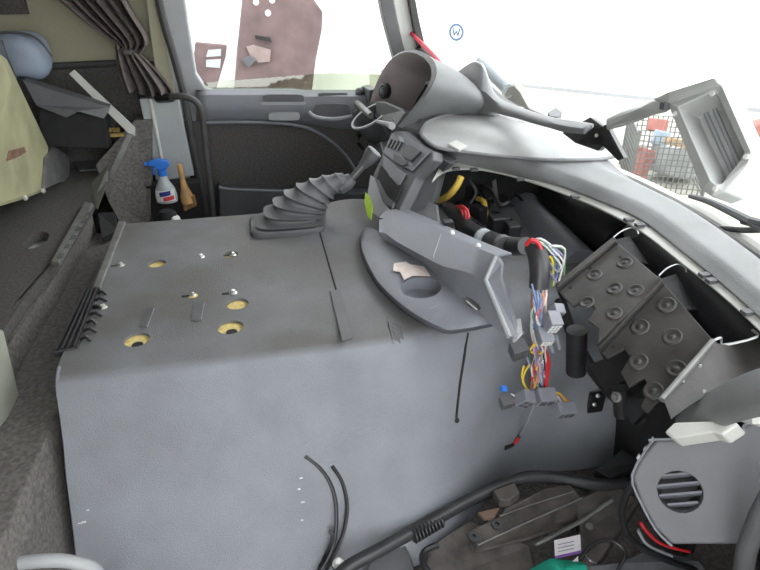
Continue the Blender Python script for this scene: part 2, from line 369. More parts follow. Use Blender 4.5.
def on_tunnel(px, py, off=.008):
    # march the ray to the tunnel surface
    d = ray(px, py); t = .5
    while t < 2.2:
        p = E0+d*t
        pr = tun_profile(min(max(p.x, -.37), .75))
        for a, b in zip(pr, pr[1:]):
            if a.z > .1 and min(a.z, b.z)-1e-4 <= p.z <= max(a.z, b.z)+1e-4 and abs(a.z-b.z) > .004:
                yy = a.y+(b.y-a.y)*(p.z-a.z)/(b.z-a.z)
                if a.y < 1.2 and p.y >= yy-off: return p
        if p.z <= .500+off and p.y < 1.56 and p.y > .93: return p
        t += .002
    return E0+d*1.1
tube('seam', [on_tunnel(*q, .0105) for q in ((468, 333), (466, 345), (464, 360), (460, 385), (456.5, 418))], .0026, M_MATT, tun, n=5, sm=2)
grid('dark_patch', [[snap(PZ(388+7*k/6+13*j/3, 323+19*k/6+3*j/3, .505).x, PZ(388+7*k/6+13*j/3, 323+19*k/6+3*j/3, .505).y, .0095) for j in range(4)] for k in range(7)], M_GREYD, tun, solid=.002)
lathe('seam_end', on_tunnel(456.5, 420), (0, -1, .3), [(.005, 0), (.005, .004)], M_MATT, tun, 8)
# rear edge trim
prism('edge_trim', [PZ(119, 223, .508), PZ(126, 224, .508), PZ(101, 291, .508), PZ(94, 290, .508)], (0, 0, .008), M_GALV, tun, bevel=.002)
# chalky scuffs on the side face
for q in ((301, 478), (299, 489), (303, 502), (302, 520), (80, 523), (84, 522), (88, 510)):
    p = on_tunnel(*q, .009); box('paint_fleck', p, (.004+random.random()*.005, .002, .002), M_WHITE, tun)
# velcro-like dark hook strip at the rear edge of the tunnel
hk = thing('hook_strip', 'black ribbed plastic strip clinging to the rear edge of the tunnel', 'plastic strip', PZ(75, 330, .48))
q = [PZ(84, 290, .51), PZ(100, 288, .51), PZ(78, 347, .51), PZ(52, 352, .51)]
prism('base_strip', q, (0, 0, -.012), M_BLACK, hk, bevel=.002)
for i in range(4):
    t = .15+.24*i
    tube('rib', [q[0].lerp(q[1], t)+V((0, 0, .004)), q[3].lerp(q[2], t)+V((0, 0, .002))], .0026, M_BLACK, hk, n=6, sm=0)
for i in range(7):
    p = q[1].lerp(q[2], .1+.13*i); tube('hook', [p, p+V((.010, -.002, .004)), p+V((.017+.006*(i%2), -.008, -.002))], .0032, M_BLACK, hk, n=6, sm=2)
# foot strip of the tunnel edge lying left (pale edging)
tube('edge_piping', [tun_profile(-.37)[i]+V((.002, 0, .006)) for i in range(27, 50, 2)], .004, M_GREY, tun, n=6, sm=0)

# ================================================================== GEAR LEVER
gb = PZ(287, 226, .51)
gl = thing('gear_lever', 'gear lever with grey ribbed rubber boot on the tunnel', 'gear lever', gb)
axis_pts = [gb, gb+V((.005, .0, .03)), gb+V((.02, .01, .06)), gb+V((.042, .02, .085)), gb+V((.068, .035, .105))]
def rrect(c, a, b, n1, n2, k=24, e=.45):
    return [c + n1*(a*math.copysign(abs(math.cos(2*math.pi*i/k))**e, math.cos(2*math.pi*i/k))) + n2*(b*math.copysign(abs(math.sin(2*math.pi*i/k))**e, math.sin(2*math.pi*i/k))) for i in range(k)]
rows = []
NB = 103
tip = PY(346, 178, gb.y+.02)
for i in range(NB):
    t = i/(NB-1)
    c = gb.lerp(tip, t) + V((-.022*math.sin(math.pi*t), 0, .014*math.sin(math.pi*t)))
    tilt = .95*sstep(.05, 1, t)
    n1 = V((math.cos(tilt), 0, -math.sin(tilt))); n2 = V((0, 1, 0))
    g_ = 1+.26*(1-.3*t)*((1-abs(math.sin(math.pi*t*8.5))**.75)-.42); tt = t**.85; a = (.091*(1-tt)+.018*tt)*g_; bb = (.064*(1-tt)+.017*tt)*g_
    rows.append(rrect(c, a, bb, n1, n2, e=.5+.5*t))
bm = bm_grid(rows, close=True); bm.faces.new([v for v in bm.verts][-24:])
mk('bellows', bm, M_GREYD, gl, smooth=True, angle=80)
rows = [rrect(gb+V((0, 0, h)), s*.094, s*.068, V((1, 0, 0)), V((0, 1, 0)), e=.35) for h, s in ((-.004, 1.0), (.010, 1.0), (.014, .95), (.014, .5))]
mk('boot_flange', bm_grid(rows, close=True), M_GREYD, gl, smooth=True)
yk = gb.y+.02
a0, a1, a2 = PY(339, 188, yk), PY(352, 178, yk), PY(374, 152, yk)
tube('collar', [a0, PY(346, 183, yk), a1], [.019, .022, .015], M_GREYD, gl, n=12)
tube('stick', [a1, PY(366, 162, yk)], [.009, .010], M_GREYD, gl, n=10, sm=0)
tube('stick_edge', [a1+V((0, -.009, .004)), PY(367, 162, yk-.009)], .003, M_GALV, gl, n=6, sm=0)
tube('knob', [PY(362, 166, yk), PY(368, 160, yk), a2], [.011, .014, .020, .021], M_GREYD, gl, n=14)
lathe('knob_cap', a2, (a2-a1), [(.021, 0), (.021, .003), (.015, .006), (.001, .007)], M_GREYL, gl, 16)

# ================================================================== DASHBOARD
dash = thing('dashboard', 'partly dismantled grey dashboard with instrument hood and open passenger side', 'dashboard', (.6, 1.2, FLOOR))
# upper edge of the opened passenger side, traced on its height
EDGE = [(446, 158), (480, 163), (520, 172), (560, 183), (600, 198), (640, 216), (680, 246), (720, 278), (760, 313), (800, 352)]
edge = spline([PZ(a, b, .662) for a, b in EDGE], 4)
edge_pts = spline([V((.375, 1.66, .655)), V((.385, 1.56, .655))] + [PZ(a, b, .662) for a, b in EDGE], 4)
def dents(x, y, z):
    # tray in the top of the dash, hump of the instrument hood left to its own part
    d = sstep(.44, .50, x)*(1-sstep(.74, .80, x))*sstep(1.12, 1.18, y)*(1-sstep(1.52, 1.58, y))
    return z + .058*sstep(1.22, 1.48, y)
rows = []
for p in edge_pts:
    xe = ws(min(p.y, 2.0))-.015; row = []
    row.append(p + V((.004, 0, -.016))); row.append(p + V((-.001, 0, -.004)))
    for k in range(17):
        t = k/16; x = p.x + .004 + (xe-p.x-.004)*t
        z = .662 + .014*sstep(0, .15, t) + (WSZ-.02-.676)*sstep(.6, 1, t)
        row.append(V((x, p.y, dents(x, p.y, z))))
    rows.append(row)
grid('dash_top', rows, M_DASH, dash, smooth=True, angle=60)
# rubber floor of the tray
def dash_z(x, y):
    ex = .4
    for p_, q_ in zip(edge_pts, edge_pts[1:]):
        if q_.y <= y <= p_.y: ex = p_.x + (q_.x-p_.x)*(p_.y-y)/max(p_.y-q_.y, 1e-6); break
    t = min(max((x-ex-.004)/(ws(min(y, 2.0))-.015-ex-.004), 0), 1)
    return dents(x, y, .662 + .014*sstep(0, .15, t) + (WSZ-.02-.676)*sstep(.6, 1, t))
def on_dash(px, py, off=0):
    z = .68
    for _ in range(30):
        p = PZ(px, py, z); z = .6*z + .4*(dash_z(p.x, p.y) + off)
    return PZ(px, py, z)
TU = spline([V((a, b, 0)) for a, b in ((421, 132), (424, 125), (434, 119), (450, 115), (480, 111), (520, 112), (560, 122), (600, 140), (616, 152))], 4)
TD = spline([V((a, b, 0)) for a, b in ((422, 136), (428, 142), (436, 147), (450, 150), (480, 154), (520, 158), (560, 160), (600, 159), (616, 156))], 4)
grid('tray_mat', [[on_dash(p.x+(q.x-p.x)*k/8, p.y+(q.y-p.y)*k/8, .004) for p, q in zip(TU, TD)] for k in range(9)], M_TRAY, dash, smooth=True)
tube('tray_lip', [on_dash(p.x, p.y, .005) for p in TD[::-1]]+[on_dash(p.x, p.y, .005) for p in TU[:18]], .0045, M_DASH, dash, n=8, sm=0)
prism('tray_clip', [on_dash(448, 146, .008), on_dash(456, 142, .008), on_dash(467, 148, .008), on_dash(459, 152, .008)], (0, 0, .006), M_PALE, dash, bevel=.001)
# pale rim with clips below that edge
UP = [(441, 165), (460, 163.5), (480, 165), (520, 174), (560, 186), (600, 201), (640, 220), (680, 250), (720, 282), (760, 318), (800, 357)]
LO = [(432, 182), (448, 171), (480, 170), (520, 179), (560, 192.5), (600, 209), (640, 231), (680, 262), (720, 294), (760, 331), (800, 371)]
ru = spline([PZ(a, b, .652) for a, b in UP], 4); rl = spline([PZ(a, b, .645) for a, b in LO], 4)
rim = grid('opening_rim', [ru, rl], M_PALE, dash, solid=.004)
def edge_at(px, off, z):
    for (a, b), (c, d) in zip(UP, UP[1:]):
        if a <= px <= c: return PZ(px, b+(d-b)*(px-a)/(c-a)+off, z)
for px in (456, 474, 520, 575, 629, 640, 705, 712, 748):
    box('clip', edge_at(px, 5, .654), (.018, .012, .006), M_GREYD, rim)
# instrument hood
ARC = [(366, 122, .385), (369, 106, .387), (373, 92, .395), (380, 75, .41), (390, 60, .432), (404, 52.5, .447), (417, 54, .455), (428, 62, .457), (431.5, 75, .447), (425, 91, .425), (412, 109, .400), (397, 127, .372)]
arc = spline([PX(*q) for q in ARC], 3)
ctr = V((.40, 1.77, .68))
def sect(dx, sy, h1, near):
    # arch section moved forward by dx, width factor sy, height factor h1, near foot drawn to 'near'
    out = []
    for k, p in enumerate(arc):
        u = k/(len(arc)-1); z = .690 + (p.z-.690)*h1; y = ctr.y+(p.y-ctr.y)*sy
        out.append(V((p.x+dx, y + near*sstep(.55, 1, u), max(z, .660 if h1 > .9 else .690))))
    return out
grow = [p + V((.010, (p.y-ctr.y)*.05, .007 if p.z > .72 else 0)) for p in arc]
hood = grid('instrument_hood', [arc, grow, sect(.04, 1.04, .95, .01), sect(.08, 1.03, .86, .03), sect(.12, 1.02, .73, .05), sect(.155, 1.0, .58, .065), sect(.185, 1.0, .48, .075), sect(.21, 1.0, .22, .08), sect(.23, 1.0, .0, .08)], M_DASH, dash, smooth=True, angle=60)
def inner(dx, f): return [V((p.x+dx, ctr.y+(p.y-ctr.y)*f + (.3*dx)*sstep(.5, 1, k/(len(arc)-1)), .665+(p.z-.665)*f)) for k, p in enumerate(arc)]
grid('hood_lining', [arc, inner(.012, .94), inner(.07, .82), inner(.13, .70)], M_MAUVE, dash, smooth=True, angle=60)
prism('hood_back', inner(.128, .72), (.01, 0, 0), M_MATT, dash)
prism('hood_floor', [(.385, 1.99, .665), (.375, 1.60, .665), (.53, 1.66, .665), (.53, 1.96, .665)], (0, 0, -.01), M_MATT, dash)
box('top_button', PX(432, 83, .455), (.03, .02, .006), M_GREYD, dash)
# column shroud under the hood
prism('column_shroud', [PX(371, 101, .392), PX(384, 101, .392), PX(402, 109, .39), PX(405, 113, .388), PX(396, 126, .372), PX(380, 124, .38), PX(368, 120, .39)], (.05, 0, -.02), M_GREYD, dash, bevel=.004)
# round knob vent on the far lining
vp = PX(384, 91, .405)
vn = thing  # (name kept free)
v_ = lathe('round_vent', vp, (-1, -.45, .15), [(.024, -.01), (.024, .004), (.018, .006), (.016, .002)], M_BLACK, dash, 18)
lathe('vent_dial', vp+V((-.004, -.002, .001)), (-1, -.45, .15), [(.012, 0), (.010, .006), (.002, .007)], M_GREYD, v_, 14)
# centre console
def con(px, py):
    # console face plane through three points
    return plane_hit(px, py, CP)
def plane_hit(px, py, pl):
    n = (pl[1]-pl[0]).cross(pl[2]-pl[0]); d = ray(px, py); return E0 + d*((pl[0]-E0).dot(n)/d.dot(n))
CP = (PX(393, 135, .360), PX(432, 155, .41), PX(374, 212, .272))
CN = (CP[1]-CP[0]).cross(CP[2]-CP[0]).normalized()
if CN.x > 0: CN = -CN
console = prism('console_panel', [con(*q) for q in ((393, 131), (407, 131), (433, 152), (433, 160), (415, 178), (402, 205), (394, 224), (384, 220), (371, 212), (368, 190), (374, 172), (384, 152))], (.03, .01, -.01), M_GREYD, dash, bevel=.004)
def onc(name, pts, m, depth, par=None, out=.002, **k):
    base = [con(*q)+CN*out for q in pts]; return prism(name, base, -CN*depth if depth > 0 else CN*(-depth), m, par or console, **k)
bez = onc('vent_bezel', [(393, 134), (405, 133), (431, 153), (413, 172), (398, 165), (384, 154)], M_GREY, -.004, bevel=.002)
for i in range(4):
    a = (389+i*3.2, 147+i*1.2); onc('slat', [(a[0]+4, a[1]-7), (a[0]+5.5, a[1]-6), (a[0]+1.2, a[1]+2), (a[0]-.4, a[1]+1)], M_BLACK, -.003, bez, .007)
onc('vent_knob', [(401, 138), (405, 140), (407, 145), (403, 144)], M_GREYL, -.006, bez, .007, bevel=.001)
onc('switch_row', [(396, 156), (402, 158), (410, 166), (405, 168), (396, 162)], M_BLACK, -.003, bez, .007)
onc('display', [(407, 150), (412, 147), (424, 154), (414, 164), (405, 158)], M_BLACK, -.006, bez, .007, bevel=.001)
onc('lower_strip', [(384, 156), (398, 168), (407, 175), (400, 187), (391, 178), (385, 168)], M_GREY, -.004, bevel=.001)
onc('radio_slot', [(382, 166), (388, 172), (399, 186), (404, 186), (397, 203), (388, 196), (378, 180)], M_MATT, -.004, bevel=.001)
onc('slot_frame', [(377, 181), (380, 181), (390, 199), (396, 204), (394, 210), (386, 204)], M_GREYD, -.007, bevel=.001)
onc('side_cheek', [(372, 176), (377, 180), (384, 202), (392, 212), (396, 224), (388, 224), (374, 214), (369, 195)], M_GREYL, -.005, bevel=.002)
onc('lime_sticker', [(368, 194), (372, 198), (375, 208), (374, 222), (370, 218), (367, 204)], M_LIME, -.002, out=.008)
# cheek between console and opened side
chk = [PX(430, 151, .425), PX(440, 156, .44), PX(450, 164, .45), PX(438, 178, .44), (PX(431, 206, .41)), PX(418, 222, .375), PX(396, 224, .32), PX(402, 203, .34), PX(416, 176, .385)]
prism('console_cheek', chk, (.03, .03, 0), M_GREYD, dash, bevel=.004)
lathe('cheek_screw', PX(416, 216, .355), (-1, -.3, .3), [(.006, 0), (.005, .004), (.001, .005)], M_CHROME, dash, 10)
# cavity: back wall, floor and air ducts
prism('cavity_back', [(.86, 1.62, .20), (.86, .25, .20), (.86, .25, .64), (.86, 1.62, .64)], (.02, 0, 0), M_MATT, dash)
prism('cavity_side', [(.46, 1.50, .30), (.88, 1.50, .30), (.88, 1.50, .63), (.46, 1.50, .63)], (0, .02, 0), M_MATT, dash)
prism('lower_shroud', [(.34, 1.02, .49), (.44, 1.60, .49), (.86, 1.60, .30), (.86, .95, .28)], (0, 0, -.03), M_MATT, dash)
tube('air_duct', [PX(505, 190, .74), PX(518, 200, .74), PX(530, 222, .72), PX(552, 246, .70), PX(580, 270, .70)], [.035, .045, .060, .06, .05], M_GREY, dash, n=16)
tube('demister_duct', [PX(555, 196, .80), PX(600, 225, .80), PX(625, 245, .79)], [.05, .06, .05], M_BLACK, dash, n=16)
tube('demister_duct', [PX(648, 236, .78), PX(690, 268, .78), PX(740, 318, .77), PX(790, 370, .76)], [.045, .055, .055, .05], M_BLACK, dash, n=16)
prism('duct_bracket', [PX(622, 228, .735), PX(634, 222, .735), PX(652, 226, .735), PX(632, 242, .735), PX(628, 262, .735)], (.03, .02, 0), M_GREYD, dash, bevel=.003)
prism('pale_flap', [PX(492, 182, .62), PX(496, 180, .62), PX(499, 205, .62), PX(494, 204, .62)], (.004, .01, 0), M_PALE, dash)
tube('yellow_pipe', [PX(439, 201, .455), PX(448, 196, .462), PX(456, 187, .475), PX(461, 177, .49)], .009, mat('yellow_hose', (.55, .38, .06), .5, var=.1), dash, n=10)
tube('yellow_pipe', [PX(478, 199, .56), PX(484, 202, .56), PX(486, 217, .56)], .007, MATS['yellow_hose'], dash, n=8)
for i in range(7):
    sx, sy = 445+random.random()*45, 180+random.random()*35
    tube('black_lead', [PX(sx, sy, .58), PX(sx+10, sy+5, .58), PX(sx+18, sy+14+random.random()*8, .58), PX(sx+26, sy+16, .6)], .004+random.random()*.003, M_BLACK, dash, n=6)
for i in range(4):
    box('relay', PZ(452+i*11, 198+(i % 2)*8, .52), (.02, .025, .03), M_BLACK if i % 2 else M_GREYD, dash)
for i in range(10):
    sx, sy = 450+random.random()*60, 188+random.random()*40
    tube('black_lead', [PZ(sx, sy, .50), PZ(sx+8, sy+2, .53), PZ(sx+16, sy+10, .52), PZ(sx+24, sy+12, .49)], .003+random.random()*.003, M_BLACK, dash, n=6)
for a_, b_, d_ in ((470, 192, .03), (486, 186, .04), (498, 226, .035), (512, 232, .03), (478, 214, .03)):
    box('heater_block', PZ(a_, b_, .54), (d_, d_*1.3, d_*1.5), M_BLACK, dash, R=Matrix.Rotation(a_, 3, 'Z'), bevel=.003)
tube('pale_pipe', [PZ(470, 180, .58), PZ(476, 192, .56), PZ(470, 204, .53)], .004, M_GALV, dash, n=6)
for i in range(5):
    sx = 443+i*3
    tube('red_lead', [PX(sx, 205+i, .47), PX(sx+6, 206, .47), PX(sx+12, 210, .475), PX(sx+14, 218, .47)], .0035, M_REDP, dash, n=6)

prism('unseen_dash_end', [V((.56, .38, .12)), V((.92, .38, .12)), V((.92, .38, .62)), V((.60, .38, .60))], (0, -.40, 0), M_DASH, dash, bevel=.01)  # unseen end of the dash, added to shade the tunnel side
# ---- steering column without its wheel
sc = thing('steering_column', 'steering column stub without a wheel in front of the instrument hood', 'steering column', PX(372, 128, .36))
c0 = PX(371, 117, .365)
ax = V((-.5, -.08, .86)).normalized()
lathe('column_bowl', c0-ax*.05, ax, [(.025, -.10), (.035, -.04), (.055, .02), (.066, .05), (.068, .056), (.060, .056), (.052, .02), (.04, -.01), (.02, -.015)], M_GREYD, sc, 26)
ring('bowl_ring', c0+ax*.002, ax, [(.062, 0), (.069, 0), (.069, .006), (.062, .006)], M_GREYL, sc, 26)
tube('switch_stalk', [c0+V((0, 0, .004)), PX(362, 108, .355), PX(350, 98, .345)], [.010, .012, .014, .009], M_GALV, sc, n=10)
tube('wheel_hub', [PX(357, 112, .345), PX(352, 104, .345), PX(347, 99, .34)], [.008, .011, .013], M_GALV, sc, n=10)
lathe('hub_nut', PX(361, 93, .37), (-.5, -.5, .4), [(.013, 0), (.016, .008), (.012, .02), (.004, .024)], M_GREYD, sc, 12)
tube('cable_stub', [PX(349, 100, .345), PX(346, 106, .34), PX(352, 113, .345), PX(358, 120, .35)], .004, M_GALV, sc, n=6)
lathe('joint_knuckle', PX(350, 99, .345), (-.6, -.3, .7), [(.008, -.01), (.013, -.006), (.013, .006), (.008, .010)], M_GALV, sc, 12)
lathe('joint_knuckle', PX(357, 110, .35), (.6, -.5, -.3), [(.007, -.012), (.010, -.010), (.010, .008), (.012, .009), (.012, .014)], M_STEEL, sc, 12)
prism('column_bracket', [PX(352, 92, .37), PX(362, 86, .375), PX(370, 90, .385), PX(369, 103, .385), PX(360, 104, .375), PX(354, 100, .37)], (.03, .02, 0), M_GREYD, sc, bevel=.004)
tube('indicator_stalk', [PX(378, 122, .36), PX(386, 124, .36), PX(392, 126, .355)], [.006, .010], M_GREYL, sc, n=8)
tube('column_shaft', [c0-ax*.10, c0-ax*.22+V((.02, 0, 0)), V((.40, 1.72, .30))], [.03, .028, .03], M_BLACK, sc, n=12)
tube('loom', [PX(362, 132, .37), PX(358, 142, .36), PX(366, 150, .37), PX(375, 146, .38)], .007, M_BLACK, sc, n=8)
tube('loom', [PX(372, 132, .37), PX(376, 142, .38), PX(368, 152, .37)], .006, M_BLACK, sc, n=8)
prism('shroud_tab', [PX(369, 146, .37), PX(380, 142, .37), PX(384, 158, .365), (PX(374, 166, .36))], (.03, 0, 0), M_GREYD, sc, bevel=.004)

# ================================================================== KNEE PANEL AND CUP TRAY
def KX(px): return .300 + (px-378)/(498-378)*.15
def K(px, py, dx=0): return PX(px, py, KX(px)+dx)
kp = thing('knee_panel', 'grey lower dashboard panel hanging loose above the cup tray', 'dash panel', K(440, 300))
TOPE = [(379, 219), (386, 212), (395, 212), (420, 223), (450, 237), (475, 248), (497, 257)]
FOLD = [(379, 233), (386, 234), (398, 242), (420, 254), (443, 266), (465, 272), (487, 280)]
BOT = [(384, 238), (391, 242), (404, 250), (425, 264), (440, 278), (462, 300), (511, 337)]
def KZ(pts, z0, z1, dx=0): return [PZ(a, b, z0+(z1-z0)*(a-379)/(505-379)) + V((dx, dx*.3, 0)) for a, b in pts]
T1 = KZ(TOPE, .575, .625); T0 = [p+V((.035, .012, -.004)) for p in T1]; T2 = KZ(FOLD, .562, .600); T3 = KZ(BOT, .556, .532); T4 = [p+V((.03, .01, -.004)) for p in T3]
def K(px, py, dx=0):
    # point on the panel skin under a pixel (between the three traced edges), pushed by dx
    def yat(tab, x):
        return lerp_curve([(a, b) for a, b in tab], x)[0]
    y1, y2, y3 = yat(TOPE, px), yat(FOLD, px), yat(BOT, px); f = (px-379)/126
    z1, z2, z3 = .575+.05*f, .562+.038*f, .556-.024*f
    z = z1+(z2-z1)*(py-y1)/(y2-y1) if py < y2 else z2+(z3-z2)*min((py-y2)/max(y3-y2, 1), 1.2)
    p = PZ(px, py, z); d = ray(px, py).normalized(); return p + d*dx
grid('panel_skin', [spline(T0, 4), spline(T1, 4), spline(T2, 4), spline(T3, 4), spline(T4, 4)], M_GREY, kp, solid=.006, smooth=True, angle=35)
tube('panel_seam', [K(441, 234, -.004), K(437, 246, -.004), K(433, 258, -.004), K(434, 268, -.004)], .0014, M_GREYL, kp, n=6)
tube('front_edge', [T1[-1]+V((-.003, 0, 0)), T2[-1]+V((-.003, 0, 0)), T3[-1]+V((-.003, 0, 0))], .005, M_GREYL, kp, n=8, sm=0)
# hollow end of the panel
prism('end_return', [PZ(497, 257, .622), PZ(502, 266, .612), PZ(501, 280, .60), PZ(508, 300, .57), PZ(517, 332, .532), PZ(511, 337, .530), PZ(487, 280, .596)], (.008, .010, 0), M_GREY, kp, bevel=.002)
prism('end_cap', [PZ(509, 324, .535), PZ(516, 320, .54), PZ(518, 338, .53), PZ(512, 345, .52)], (.015, .01, 0), M_GREYL, kp, bevel=.003)
slot = prism('oval_slot', [PZ(471+9*math.cos(t), 304+4*math.sin(t)+5.5*math.cos(t), .574-.012*math.cos(t)) for t in [i*math.pi/8 for i in range(16)]], (.004, .006, -.002), M_BLACK, kp)
tube('slot_spring', [PZ(466, 301, .584), PZ(471, 305, .578), PZ(477, 310, .570)], .002, M_GALV, kp, n=6)
for q in ((452, 236), (478, 249)):
    lathe('clip_pin', K(q[0], q[1]-1, .012), (0, 0, 1), [(.006, 0), (.006, .006), (.003, .010)], M_WHITE, kp, 8)
prism('inner_flange', [PZ(420, 216, .58), PZ(428, 203, .60), PZ(436, 206, .60), PZ(438, 222, .585), PZ(470, 240, .60), PZ(470, 246, .595), PZ(425, 226, .575)], (.006, .004, 0), M_GREYD, kp)
box('flange_latch', PZ(448, 226, .59), (.02, .02, .025), M_BLACK, kp)

ct = thing('cup_tray', 'bluish grey cup holder tray sitting on the engine tunnel', 'cup tray', PZ(420, 290, .51))
OUT = [(361, 236), (361, 250), (367, 266), (378, 285), (395, 302), (415, 317), (440, 330), (452, 332), (478, 328), (506, 322)]
INN = [(373, 228), (383, 234), (396, 240), (408, 247), (420, 254), (432, 262), (445, 272), (458, 283), (472, 296), (490, 312)]
o0 = spline([PZ(a, b, .512) for a, b in OUT], 4); o1 = spline([PZ(a+1.5, b-3, .530) for a, b in OUT], 4); o2 = spline([PZ(a+5, b-8, .534) for a, b in OUT], 4)
i0 = spline([PZ(a, b, .545) for a, b in INN], 4)
rows = [o0, o1, o2] + [[p.lerp(q, k/5) for p, q in zip(o2, i0)] for k in range(1, 6)]
trayo = grid('tray_shell', rows, M_GREY, ct, solid=.006, smooth=True, angle=50)
cc = PZ(421, 290, .535)
cutc = mk('cutter', bm_lathe(cc-V((0, 0, .02)), (0, 0, 1), [(.040, 0), (.040, .06)], 28), M_GREY)
boolean_cut(trayo, [cutc])
lathe('cup_well', cc-V((0, 0, .022)), (0, 0, 1), [(.034, 0), (.034, .002), (.001, .003), (.036, .004), (.0405, .024), (.043, .024), (.041, 0)], M_GREY, ct, 28)
tube('tray_seam', [PZ(454, 301, .540), PZ(442, 304, .539), PZ(430, 309, .537)], .0012, M_GREYL, ct, n=5)
lathe('rear_well', PZ(426, 268, .541), (.1, .1, 1), [(.022, -.006), (.022, .001), (.018, .0015)], M_GREYD, ct, 18)
for nm, q in (('left', (367, 236)), ('right', (455, 322))): pass
pap = [(394, 264), (406, 262), (410, 265), (424, 267), (430, 276), (422, 276), (412, 276), (404, 280), (400, 272), (393, 271)]
tag(prism('paper_scrap', [PZ(a, b, .5455+.003*math.sin(a)) for a, b in pap], (0, 0, .0015), M_PAPER), 'torn pinkish paper scrap in the cup tray', 'paper')

# ================================================================== ELECTRONICS CARRIERS
TL = [(PX(614, 240, .655)), PX(664, 281, .655), PX(713, 341, .655), ]
BLx = [PX(556, 287, .525), PX(599, 350, .525), PX(655, 410, .525)]
names = ['black steel carrier panel beside the wiring harness', 'black steel carrier panel with stains in the middle of three', 'black steel carrier panel nearest the round vent panel']
seams_t = [(614, 240), (639, 260), (664, 281), (713, 341)]; seams_b = [(556, 287), (580, 318), (599, 350), (660, 400)]
def carrier(t0, t1, b0, b1, lab, holes, saw, flange_side):
    th = thing('electronics_carrier', lab, 'carrier panel', (b0+b1)/2, 'black electronics carriers in the open dash')
    n = (t1-t0).cross(b0-t0).normalized(); b1 = b1 - n*(b1-t0).dot(n)
    if n.z < 0: n = -n
    # sheet with a toothed lower edge
    pts = [t0, t1]
    lower = []
    for k, (u, d) in enumerate(saw):
        lower.append(b1.lerp(b0, u) + (t0-b0)*d)
    pts += lower
    prism('sheet', pts, -n*.006, M_STEELB, th, bevel=.0012)
    # far side flange standing proud
    prism('side_flange', [t0, b0, b0-n*.05, t0-n*.05], (t0-t1).normalized()*.004, M_STEELB, th)
    e = (t1-t0).normalized()
    prism('raised_lip', [t0+e*.001, b0+e*.001, b0+e*.012, t0+e*.012], n*.010, M_STEELB, th, bevel=.002)
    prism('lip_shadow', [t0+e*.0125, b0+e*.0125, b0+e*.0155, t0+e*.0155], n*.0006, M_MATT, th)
    for (u, v_, r_) in holes:
        p = t0.lerp(t1, u).lerp(b0.lerp(b1, u), v_)
        R = frame(e, (b0-t0).normalized())
        d_ = mk('dimple', bm_lathe(p, n, [(r_*1.25, 0), (r_*1.2, .002), (r_, .0028), (r_*.78, .0005), (r_*.3, .0005), (r_*.25, .002), (r_*.05, .002)], 18), M_STEELB, th, smooth=True, angle=70)
    for (u, v_) in ((.30, .12), (.12, .5), (.16, .86)):
        p = t0.lerp(t1, u).lerp(b0.lerp(b1, u), v_); lathe('screw_hole', p, n, [(.0032, 0), (.0032, .0008)], M_MATT, th, 8)
    # wire hook at the upper corner
    tube('spring_hook', [t0+V((.004, .01, .0)), t0+V((.03, .026, .004)), t0+V((.052, .030, .008)), t0+V((.058, .018, .008)), t0+V((.056, .008, .004))], .0014, M_STEEL, th, n=6)
    # upright tab behind the upper edge
    prism('rear_tab', [t0+n*.0, t0+V((.045, .018, -.004)), t0.lerp(t1, .3)+V((.05, 0, -.03)), t0.lerp(t1, .5)+V((0, 0, -.002))], -n*.004, M_MATT, th)
    return th, n
sawA = [(0, 0), (.12, .10), (.30, .06), (.36, .22), (.55, .20), (.6, .02), (.85, .0), (1, .0)]
sawB = [(0, .02), (.1, .0), (.18, .18), (.3, .2), (.36, .02), (.55, .04), (.6, .22), (.72, .22), (.8, .02), (1, 0)]
q = [PX(614, 240, .655), PX(662, 280, .655), PX(556, 287, .525), PX(600, 348, .525)]
cA, nA = carrier(q[0], q[1], q[2], q[3], names[0], [(.42, .14, .0115), (.25, .52, .0115), (.62, .46, .0115), (.5, .82, .011), (.85, .30, .0115), (.88, .66, .0115)], sawA, 0)
q2 = [PX(660, 279, .655), PX(714, 341, .655), PX(597, 347, .53), PX(645, 412, .53)]
cB, nB = carrier(q2[0], q2[1], q2[2], q2[3], names[1], [(.30, .13, .0125), (.24, .50, .0125), (.62, .30, .0125), (.52, .74, .0125), (.90, .48, .0125), (.88, .80, .0125)], sawB, 0)
# third one: end bracket seen from its side
q3 = [PX(712, 340, .655), PX(760, 337, .70), PX(664, 398, .53), PX(672, 418, .55)]
cC = thing('electronics_carrier', names[2].replace('nearest the round vent panel', 'standing on edge above the round vent panel'), 'carrier panel', q3[3], 'black electronics carriers in the open dash')
c3 = (PX(713, 341, .65), PX(757, 336, .72), PX(663, 399, .53))
prism('sheet', [plane_hit(a_, b_, c3) for a_, b_ in ((713, 341), (722, 345), (757, 336), (775, 350), (765, 372), (720, 388), (690, 406), (671, 420), (663, 399))], (.004, .004, -.004), M_STEELB, cC, bevel=.001)
tube('folded_edge', [PX(662, 400, .525), PX(713, 341, .645)], .005, M_GALV, cC, n=8, sm=0)
tube('spring_hook', [PX(713, 341, .65), PX(721, 338, .66), PX(724, 345, .665), PX(757, 337, .70), PX(752, 330, .70)], .0022, M_STEEL, cC, n=6, sm=3)
for a, b in ((701, 364), (684, 379), (705, 389), (687, 404), (674, 388)):
    lathe('rivet', PX(a, b, .575)-V((.004, .004, 0)), (-1, -.6, .5), [(.0025, 0), (.002, .002)], M_CHROME, cC, 8)
